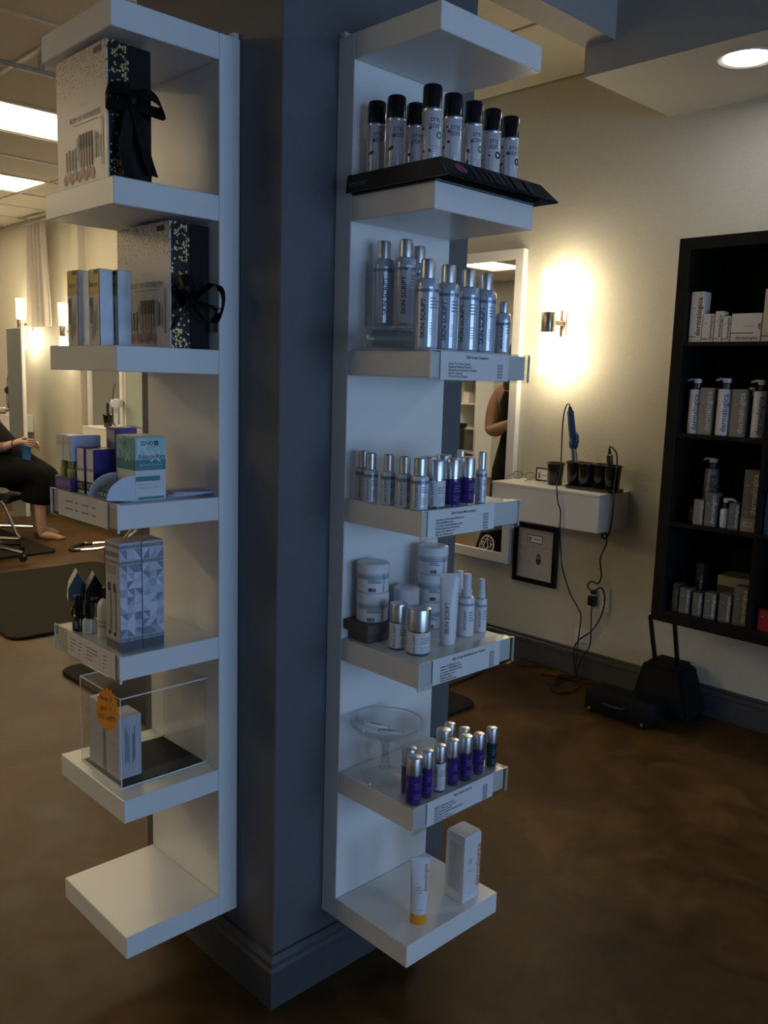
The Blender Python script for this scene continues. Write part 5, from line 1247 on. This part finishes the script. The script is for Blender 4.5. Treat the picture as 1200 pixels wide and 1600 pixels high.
# pilaster, frosted panel and grey panel
struct(obj('trim_3', box(WX - 0.07, WX - 0.0005, 6.02, 6.14, 0.135, CEIL - 0.01, wallpaint)))
t = thing('frosted_panel', 'greenish frosted glass panel on the far wall beside the second mirror', 'panel', (WX, 4.62, 0.95), 0)
obj('panel', box(-0.03, -0.012, 0, 0.66, 0, 1.0, frosted), t); obj('edge_strip', box(-0.032, -0.0005, 0.6605, 0.675, 0, 1.0, white), t); obj('standoff', box(-0.0118, -0.0005, 0.3, 0.34, 0.4, 0.44, steel), t)
t = thing('grey_divider', 'tall grey divider panel with a white edge at the far left', 'divider', (2.18, 6.98, 0), 0)
obj('panel', box(-0.012, 0.012, -0.20, 0.14, 0.0, 1.745, M('blue_grey_panel', (0.16, 0.18, 0.19), 0.3, var=0.03), 0.001), t)
obj('edge_strip', box(-0.014, 0.014, -0.224, -0.2005, 0.0, 1.75, white), t); obj('cap_strip', box(-0.014, 0.014, -0.2005, 0.142, 1.7455, 1.752, white), t)
obj('foot', box(-0.12, 0.12, -0.20, 0.13, 0.0, 0.004, steel), t)
# hair dryers on the far shelves
def hair_dryer(label, loc, rz, mt):
    t = thing('hair_dryer', label, 'hair dryer', loc, rz, 'hair dryers on far stations')
    obj('barrel', lathe(((0.0, -0.07), (0.030, -0.068), (0.040, -0.055), (0.042, 0.0), (0.034, 0.06), (0.026, 0.10), (0.024, 0.10), (0.0, 0.095)), mt, 24), t, (0, 0, 0.20), rot=(PI / 2, 0, 0))
    obj('nozzle', lathe(((0.024, 0.1005), (0.022, 0.15), (0.0, 0.15)), capblack, 18), t, (0, 0, 0.20), rot=(PI / 2, 0, 0))
    obj('handle', tube([(0, 0.01, 0.165), (0, 0.02, 0.09), (0, 0.025, 0.012)], [0.018, 0.017, 0.015], mt, 12), t)
    obj('stand', solid(((0.05, 0.0), (0.05, 0.006), (0.03, 0.011)), capblack, 20), t, (0, 0.02, 0))
    obj('cord', tube([(0, 0.03, 0.012), (0.02, 0.06, 0.08), (0.01, 0.055, 0.30), (0.0, 0.04, 0.36)], 0.004, black, 6, False, 6), t)
hair_dryer('white hair dryer on the far floating shelf below the second mirror', (2.31, 5.22, ST), 2.4, plastic)
hair_dryer('black hair dryer on the farthest shelf behind the seated person', (2.29, 7.40, ST + 0.04), 2.6, capblack)
t = thing('dryer_holder', 'black tool caddy on the far floating shelf', 'tool holder', (2.30, 5.36, ST), 0)
obj('cup', lathe(cupprof, capblack, 20), t); obj('comb', box(-0.004, 0.004, -0.018, 0.018, 0.008, 0.20, capblack, 0.001), t)
t = thing('steel_bowl', 'steel tint bowl with a brush on the farthest shelf', 'bowl', (2.27, 7.60, ST), 0)
obj('bowl', lathe(((0.0, 0.0), (0.04, 0.001), (0.075, 0.03), (0.09, 0.06), (0.086, 0.06), (0.07, 0.03), (0.038, 0.005), (0.0, 0.004)), steel, 24), t)
obj('brush', tube([(0.02, -0.01, 0.015), (0.05, -0.09, 0.11)], 0.005, steel, 8), t)
obj('lift', solid(((0.06, -0.0001), (0.06, 0.0)), steel, 12), t)

# salon chair behind the left unit (footrest shows)
t = thing('salon_chair', 'black hydraulic salon chair with a chrome U-shaped footrest, mostly behind the shelves', 'chair', (2.06, 4.22, 0), 2.36)
leather = M('black_leather', (0.012, 0.012, 0.012), 0.4, var=0.2, scale=90)
obj('base', solid(((0.27, 0), (0.27, 0.012), (0.20, 0.03), (0.06, 0.05)), chrome, 40), t)
obj('column', solid(((0.045, 0.0505), (0.045, 0.36)), chrome, 24), t)
obj('seat', box(-0.25, 0.25, -0.25, 0.25, 0.37, 0.47, leather, 0.03, 3), t)
obj('backrest', box(-0.27, -0.19, -0.24, 0.24, 0.48, 0.92, leather, 0.03, 3), t)
for s in (-1, 1):
    obj('armrest', tube([(-0.22, 0.265 * s, 0.42), (-0.20, 0.275 * s, 0.62), (0.16, 0.275 * s, 0.62), (0.20, 0.265 * s, 0.42)], 0.018, leather, 10, False, 6), t)
fr = obj('footrest', tube([(0.08, -0.12, 0.36), (0.16, -0.12, 0.22), (0.30, -0.12, 0.14), (0.54, -0.12, 0.11), (0.575, -0.06, 0.105), (0.575, 0.06, 0.105), (0.54, 0.12, 0.11), (0.30, 0.12, 0.14), (0.16, 0.12, 0.22), (0.08, 0.12, 0.36)], 0.010, chrome, 10, False, 5), t)
obj('rubber_pad', tube([(0.48, -0.122, 0.118), (0.545, -0.118, 0.110), (0.577, -0.06, 0.105), (0.577, 0.06, 0.105), (0.545, 0.118, 0.110), (0.48, 0.122, 0.118)], 0.015, capblack, 10, False, 6), fr)

# wheeled stool on the far mat
t = thing('rolling_stool', 'black wheeled stool with a five-star base on the far mat', 'stool', (1.16, 4.98, 0.0165), 0)
for k in range(5):
    a = k * 2 * PI / 5 + 0.3
    l = obj('star_leg', tube([(0.03 * math.cos(a), 0.03 * math.sin(a), 0.10), (0.15 * math.cos(a), 0.15 * math.sin(a), 0.095), (0.29 * math.cos(a), 0.29 * math.sin(a), 0.07)], [0.024, 0.02, 0.014], capblack, 8), t)
    obj('caster', lathe(((0.0, -0.016), (0.024, -0.016), (0.028, 0.0), (0.024, 0.016), (0.0, 0.016)), capblack, 16), l, (0.29 * math.cos(a), 0.29 * math.sin(a), 0.028), rot=(PI / 2, 0, a))
obj('gas_column', solid(((0.028, 0.09), (0.028, 0.30), (0.016, 0.301), (0.016, 0.44)), capblack, 18), t)
obj('seat', solid(((0.15, 0.441), (0.17, 0.455), (0.17, 0.495), (0.15, 0.51)), leather, 32), t)

# ------------------------------------------------------------------ people
def skin_body(verts, edges, root, mat, sub=2):
    """verts: (x,y,z,r) joints; a continuous tapered surface grown along the edges"""
    me = bpy.data.meshes.new('mesh'); me.from_pydata([v[:3] for v in verts], edges, []); me.update()
    o = bpy.data.objects.new('tmp', me); C.objects.link(o)
    md = o.modifiers.new('skin', 'SKIN'); md.use_smooth_shade = True; md.branch_smoothing = 0.4
    sv = me.skin_vertices[0].data
    for i, v in enumerate(verts):
        sv[i].radius = (v[3], v[4] if len(v) > 4 else v[3]); sv[i].use_root = (i == root)
    o.modifiers.new('sub', 'SUBSURF').levels = sub
    dg = bpy.context.evaluated_depsgraph_get()
    out = bpy.data.meshes.new_from_object(o.evaluated_get(dg))
    bpy.data.objects.remove(o)
    out.materials.clear(); out.materials.append(mat)
    for p in out.polygons: p.use_smooth = True
    return out
class Rig:
    def __init__(s): s.v = []; s.e = []
    def add(s, p, r, prev=None, ry=None):
        s.v.append((*p, r) if ry is None else (*p, r, ry)); i = len(s.v) - 1
        if prev is not None: s.e.append((prev, i))
        return i
    def chain(s, prev, pts):
        for p in pts: prev = s.add(p[:3], p[3], prev)
        return prev
    def hand(s, wrist, frame, curl, sc=1.0):
        """frame: (forward, across towards the thumb, palm normal)"""
        W = Vector(s.v[wrist][:3]); f, a, n = [Vector(q).normalized() for q in frame]
        palm = s.add(W + f * 0.045 * sc, 0.022 * sc, wrist)
        kn = s.add(W + f * 0.080 * sc, 0.020 * sc, palm)
        for off, L in ((0.027, 0.070), (0.009, 0.078), (-0.009, 0.073), (-0.026, 0.058)):
            p = kn; base = W + f * 0.088 * sc + a * off * sc; d = f.copy(); pos = base; p = s.add(pos, 0.0095 * sc, p)
            for seg in range(3):
                d = (d * math.cos(curl) + n * math.sin(curl)).normalized(); n2 = (n * math.cos(curl) - d * math.sin(curl))
                pos = pos + d * (L / 3) * sc; p = s.add(pos, (0.0090, 0.0085, 0.0075)[seg] * sc, p)
        p = s.add(W + f * 0.030 * sc + a * 0.030 * sc, 0.012 * sc, palm)
        p = s.add(W + f * 0.058 * sc + a * 0.046 * sc + n * 0.012 * sc, 0.0105 * sc, p)
        s.add(W + f * 0.082 * sc + a * 0.042 * sc + n * 0.028 * sc, 0.009 * sc, p)
def head_parts(parent, hc, face, hairm, sk):
    """eyes, nose, mouth and ears around head centre hc, looking along face (unit xy)"""
    fx = Vector((face[0], face[1], 0)).normalized(); sd = Vector((-fx.y, fx.x, 0)); hc = Vector(hc)
    for s in (-1, 1):
        e_ = obj('eye', solid(((0.004, -0.009), (0.0095, -0.004), (0.0095, 0.004), (0.004, 0.009)), M('eye_white', (0.6, 0.58, 0.55), 0.2), 12), parent, hc + fx * 0.082 + sd * 0.031 * s + Vector((0, 0, 0.005)))
        obj('iris', solid(((0.001, -0.004), (0.0045, 0.0), (0.001, 0.004)), ink, 10), parent, hc + fx * 0.0905 + sd * 0.031 * s + Vector((0, 0, 0.005)))
        obj('ear', tube([hc + sd * 0.076 * s + Vector((0, 0, 0.025)) - fx * 0.008, hc + sd * 0.086 * s - fx * 0.015 + Vector((0, 0, 0.005)), hc + sd * 0.077 * s - fx * 0.008 + Vector((0, 0, -0.03))], [0.009, 0.012, 0.007], sk, 8), parent)
    obj('nose', tube([hc + fx * 0.086 + Vector((0, 0, 0.012)), hc + fx * 0.102 + Vector((0, 0, -0.025)), hc + fx * 0.088 + Vector((0, 0, -0.034))], [0.008, 0.013, 0.010], sk, 8), parent)
    obj('mouth', tube([hc + fx * 0.082 + sd * 0.022 + Vector((0, 0, -0.058)), hc + fx * 0.090 + Vector((0, 0, -0.060)), hc + fx * 0.082 - sd * 0.022 + Vector((0, 0, -0.058))], [0.004, 0.007, 0.004], M('lips', (0.35, 0.10, 0.09), 0.4), 8), parent)

# seated client, local +x is the way they face
fx_, fy_ = 0.717, -0.697
t = thing('person', 'barefoot person in a black cape seated at the far left holding a blue bottle', 'person', (1.90, 5.66, 0), math.atan2(fy_, fx_))
g = Rig()
pel = g.add((-0.46, 0, 0.56), 0.15); ab = g.add((-0.51, 0, 0.72), 0.135, pel); chs = g.add((-0.565, 0, 0.92), 0.15, ab); nb = g.add((-0.59, 0, 1.06), 0.075, chs); nk = g.add((-0.59, 0, 1.12), 0.052, nb); hd = g.add((-0.59, 0, 1.22), 0.085, nk); g.add((-0.595, 0, 1.31), 0.075, hd)
for s in (-1, 1):
    hp = g.add((-0.42, 0.10 * s, 0.55), 0.095, pel)
    if s < 0: ft = g.chain(hp, [(-0.20, -0.11, 0.55, 0.085), (0.0, -0.11, 0.53, 0.068), (-0.01, -0.11, 0.38, 0.058), (-0.02, -0.11, 0.22, 0.048), (-0.01, -0.11, 0.075, 0.036), (-0.015, -0.11, 0.036, 0.034), (0.06, -0.11, 0.036, 0.034), (0.14, -0.115, 0.022, 0.030)])
    else: ft = g.chain(hp, [(-0.22, 0.11, 0.55, 0.085), (-0.05, 0.11, 0.53, 0.068), (-0.09, 0.11, 0.38, 0.058), (-0.13, 0.11, 0.22, 0.048), (-0.14, 0.11, 0.075, 0.036), (-0.145, 0.11, 0.036, 0.034), (-0.07, 0.11, 0.036, 0.034), (0.01, 0.115, 0.022, 0.030)])
    q = Vector(g.v[ft][:3])
    for k in range(5): g.add(q + Vector((0.045 - 0.006 * k, s * (-0.024 + 0.012 * k), -0.008)), 0.0085 - 0.0006 * k, ft)
    sh = g.add((-0.57, 0.17 * s, 1.00), 0.068, chs)
    if s < 0:
        w_ = g.chain(sh, [(-0.44, -0.20, 0.86, 0.048), (-0.37, -0.21, 0.735, 0.040), (-0.28, -0.19, 0.755, 0.037), (-0.17, -0.165, 0.795, 0.026)])
        g.hand(w_, ((0.9, 0.05, 0.02), (0.0, 0.3, 1.0), (0.1, 0.9, -0.35)), 0.65)
    else:
        w_ = g.chain(sh, [(-0.44, 0.20, 0.86, 0.048), (-0.38, 0.20, 0.74, 0.040), (-0.27, 0.15, 0.745, 0.035), (-0.18, 0.08, 0.76, 0.026)])
        g.hand(w_, ((0.9, -0.3, 0.0), (0.0, -0.3, 1.0), (0.1, -0.9, -0.3)), 0.5)
obj('body', skin_body(g.v, g.e, pel, skinlight), t)
head_parts(t, (-0.59, 0, 1.235), (1, 0), hairmat, skinlight)
g = Rig(); a1 = g.add((-0.615, 0, 1.305), 0.112); a0 = g.add((-0.655, 0, 1.215), 0.100, a1); g.add((-0.555, 0, 1.335), 0.078, a1); g.add((-0.690, 0, 1.10), 0.070, a0)
obj('hair', skin_body(g.v, g.e, a1, hairmat), t)
g = Rig()
c0 = g.add((-0.585, 0, 1.03), 0.13); c1 = g.add((-0.555, 0, 0.86), 0.19, c0); c2 = g.add((-0.46, 0, 0.57), 0.235, c1)
for s in (-1, 1):
    k0 = g.add((-0.37, 0.10 * s, 0.535), 0.165, c2); k1 = g.add((-0.22, 0.11 * s, 0.545), 0.155, k0); k2 = g.add((0.0 if s < 0 else -0.05, 0.11 * s, 0.555), 0.095, k1); k3 = g.add((0.0 if s < 0 else -0.09, 0.11 * s, 0.40), 0.092, k2); g.add((-0.01 if s < 0 else -0.10, 0.11 * s, 0.27), 0.10, k3)
    e0 = g.add((-0.56, 0.18 * s, 0.97), 0.085, c0); g.add((-0.46, 0.205 * s, 0.84), 0.068, e0)
d0 = g.add((-0.20, 0, 0.52), 0.19, c2); d1 = g.add((-0.04, 0, 0.48), 0.19, d0); d2 = g.add((-0.03, 0, 0.36), 0.20, d1); g.add((-0.04, 0, 0.27), 0.20, d2)
obj('cape', skin_body(g.v, g.e, c1, blackcloth), t)
obj('wrist_band', tube([(-0.185 + 0.010 * math.cos(a), -0.168 + 0.029 * math.cos(a), 0.789 + 0.029 * math.sin(a)) for a in [2 * PI * i / 16 for i in range(16)]], 0.004, capblack, 6, True), t)
V = []
obj('forearm_tattoo', lathe(((0.0385, -0.03), (0.0400, 0.0), (0.0395, 0.03)), M('tattoo_ink', (0.26, 0.17, 0.14), 0.55, var=0.5, scale=90), 16), t, (-0.275, -0.188, 0.757), rot=(0, PI / 2 - 0.2, -0.2))
# the bottle in the hand
p_ = Matrix.Rotation(math.atan2(fy_, fx_), 4, 'Z')
def seat_pt(x, y, z): 
    v = p_ @ Vector((x, y, z)); return (1.90 + v.x, 5.66 + v.y, v.z)
t = thing('blue_bottle', 'bright blue bottle held in the hand of the seated person', 'bottle', seat_pt(-0.125, -0.085, 0.645), 0)
obj('body', solid(((0.030, 0.0), (0.034, 0.004), (0.034, 0.125), (0.014, 0.150)), M('bright_blue_plastic', (0.02, 0.16, 0.38), 0.3), 24), t)
obj('cap', solid(((0.014, 0.1505), (0.014, 0.175), (0.010, 0.178)), M('teal_cap', (0.02, 0.10, 0.12), 0.4), 16), t)
# cantilever chair under the client
t = thing('chrome_chair', 'black chair with bent chrome tube legs under the seated person', 'chair', (1.90, 5.66, 0.0165), math.atan2(fy_, fx_))
obj('seat', box(-0.74, -0.22, -0.24, 0.24, 0.285, 0.335, leather, 0.02, 2), t)
obj('backrest', box(-0.80, -0.755, -0.23, 0.23, 0.50, 0.92, leather, 0.02, 2), t)
for s in (-1, 1):
    obj('leg_frame', tube([(-0.78, 0.25 * s, 0.90), (-0.77, 0.25 * s, 0.36), (-0.45, 0.25 * s, 0.325), (-0.28, 0.25 * s, 0.315), (-0.16, 0.26 * s, 0.06), (-0.13, 0.26 * s, 0.016), (-0.30, 0.26 * s, 0.014), (-0.72, 0.26 * s, 0.014)], 0.013, chrome, 10, False, 6), t)
obj('cross_bar', tube([(-0.72, -0.26, 0.014), (-0.72, 0.26, 0.014)], 0.013, chrome, 10), t)

# standing person reflected in the near mirror (hidden behind the column)
t = thing('person', 'person in a sleeveless black dress, bare arm seen in the near mirror', 'person', (1.93, 1.585, 0), 0)
g = Rig()
pel = g.add((0, 0, 0.92), 0.135); wa = g.add((0, 0, 1.08), 0.105, pel); ch = g.add((0, 0, 1.27), 0.125, wa); nb = g.add((0, 0, 1.40), 0.070, ch); nk = g.add((0.0, -0.01, 1.46), 0.048, nb); hd = g.add((0.0, -0.03, 1.55), 0.082, nk); g.add((0, -0.025, 1.64), 0.072, hd)
for s in (-1, 1):
    hp = g.add((0, 0.09 * s, 0.88), 0.095, pel)
    ft = g.chain(hp, [(0, 0.095 * s, 0.68, 0.082), (0, 0.095 * s, 0.48, 0.058), (0.0, 0.095 * s, 0.30, 0.052), (0.01, 0.095 * s, 0.085, 0.036), (0.01, 0.095 * s, 0.036, 0.034), (0.0, 0.095 * s - 0.07, 0.034, 0.033), (0.0, 0.095 * s - 0.14, 0.026, 0.028)])
    sh = g.add((0, 0.165 * s, 1.345), 0.066, ch)
    if s > 0:
        w_ = g.chain(sh, [(0.01, 0.205, 1.26, 0.056), (0.03, 0.215, 1.11, 0.044), (0.08, 0.11, 1.13, 0.040), (0.12, -0.03, 1.18, 0.028)])
        g.hand(w_, ((0.25, -0.95, 0.25), (0.3, 0.1, 1.0), (0.9, 0.3, 0.0)), 0.35)
    else:
        w_ = g.chain(sh, [(0.0, -0.190, 1.22, 0.048), (0.02, -0.205, 1.06, 0.040), (0.04, -0.22, 0.94, 0.034), (0.05, -0.225, 0.83, 0.026)])
        g.hand(w_, ((0.05, 0, -1.0), (0.3, -0.95, 0), (0.95, 0.3, 0)), 0.3)
obj('body', skin_body(g.v, g.e, pel, skin), t)
head_parts(t, (0, -0.03, 1.56), (0, -1), hairmat, skin)
g = Rig(); a0 = g.add((0, 0.0, 1.635), 0.112); a1 = g.add((0, 0.045, 1.53), 0.102, a0); g.add((0, -0.062, 1.662), 0.078, a0); a2 = g.add((0, 0.075, 1.40), 0.080, a1); g.add((0, 0.09, 1.27), 0.055, a2)
obj('hair', skin_body(g.v, g.e, a0, hairmat), t)
dress = ((0.115, 1.345), (0.135, 1.28), (0.118, 1.10), (0.135, 1.02), (0.160, 0.90), (0.168, 0.75), (0.185, 0.60), (0.235, 0.42), (0.265, 0.30), (0.255, 0.30), (0.175, 0.60), (0.150, 0.90))
d_ = obj('dress', lathe(tuple((r, z) for r, z in dress), blackcloth, 32, 0.95, 1.12), t)
def ring_print(r0, r1, n=32):
    V = []; Fc = []
    for i in range(n):
        a = 2 * PI * i / n
        V += [(r0 * math.cos(a), r0 * math.sin(a)), (r1 * math.cos(a), r1 * math.sin(a))]
    for i in range(n): j = (i + 1) % n; Fc.append((2 * i, 2 * j, 2 * j + 1, 2 * i + 1))
    return V, Fc
RV, RF = ring_print(0.052, 0.062)
R2, F2 = ring_print(0.038, 0.042)
k0 = len(RV); RV += R2; RF += [tuple(q + k0 for q in f_) for f_ in F2]
for i in range(5):
    a, b = PI / 2 + i * 2 * PI / 5, PI / 2 + (i + 2) * 2 * PI / 5
    p, q = Vector((0.050 * math.cos(a), 0.050 * math.sin(a))), Vector((0.050 * math.cos(b), 0.050 * math.sin(b)))
    nn = Vector((-(q - p).y, (q - p).x)).normalized() * 0.003; k0 = len(RV)
    RV += [tuple(p - nn), tuple(q - nn), tuple(q + nn), tuple(p + nn)]; RF.append((k0, k0 + 1, k0 + 2, k0 + 3))
out = []
for u, v in RV:                       # printed on the flared hem, facing the mirror
    zc = 0.475 + v; rr = 0.185 + (0.60 - zc) / 0.18 * 0.05 if zc > 0.42 else 0.235 + (0.42 - zc) / 0.12 * 0.03
    ang = u / rr + 0.30
    out.append(((rr * 0.95 + 0.004) * math.cos(ang), (rr * 1.12 + 0.004) * math.sin(ang), zc))
obj('round_emblem', pymesh(out, RF, whiteink), d_, label='white ring with a star')['kind'] = 'stuff'

# ------------------------------------------------------------------ opposite side of the salon, seen in the mirror
t = thing('cube_shelf', 'white cube shelf against the opposite wall, seen in the near mirror', 'shelf', (XL + 0.0005, 6.62, 0), 0)
N_, c = 5, 0.335
Wd, Hd = 3 * c + 0.10, N_ * c + 0.10
for y in (0, Wd - 0.035): obj('side_panel', box(0, 0.36, y, y + 0.035, 0, Hd, white), t)
for k in range(N_ + 1): obj('shelf', box(0, 0.36, 0.0355, Wd - 0.0355, k * (Hd - 0.03) / N_, k * (Hd - 0.03) / N_ + 0.025, white), t)
for k in (1, 2):
    for j in range(N_): obj('divider', box(0, 0.355, k * Wd / 3 - 0.01, k * Wd / 3 + 0.01, j * (Hd - 0.03) / N_ + 0.0255, (j + 1) * (Hd - 0.03) / N_ - 0.0005, white), t)
sh_z = lambda k: k * (Hd - 0.03) / N_ + 0.0258
for k, (y, lv, mt, lb) in enumerate(((0.50, 3, greycard, 'small grey box in the white cube shelf'), (0.22, 3, card, 'small white box in the white cube shelf'), (0.52, 4, card, 'white box high in the white cube shelf'), (0.18, 4, blackmatte, 'dark box high in the white cube shelf'))):
    b_ = thing('storage_box', lb, 'box', (XL + 0.10, 6.62 + y, sh_z(lv)), 0)
    obj('body', box(0, 0.18, 0, 0.12, 0, 0.13, mt, 0.002), b_); obj('lid', box(-0.002, 0.182, -0.002, 0.122, 0.1305, 0.15, mt, 0.002), b_)
t = thing('black_trolley', 'black salon trolley before the white cube shelf', 'trolley', (XL + 0.65, 6.62, 0), 0)
obj('cabinet', box(0, 0.36, -0.05, 0.40, 0.08, 0.74, capblack, 0.005), t)
obj('top_tray', box(-0.02, 0.38, -0.07, 0.42, 0.7405, 0.80, blackmatte, 0.005), t)
for x in (0.05, 0.31):
    for y in (0.0, 0.35): obj('caster', lathe(((0.0, -0.014), (0.035, -0.014), (0.039, 0.0), (0.035, 0.014), (0.0, 0.014)), capblack, 16), t, (x, y, 0.0395), rot=(PI / 2, 0, 0))
for k in range(3): obj('drawer_handle', box(0.3605, 0.375, 0.10, 0.25, 0.25 + 0.17 * k, 0.265 + 0.17 * k, steel), t)
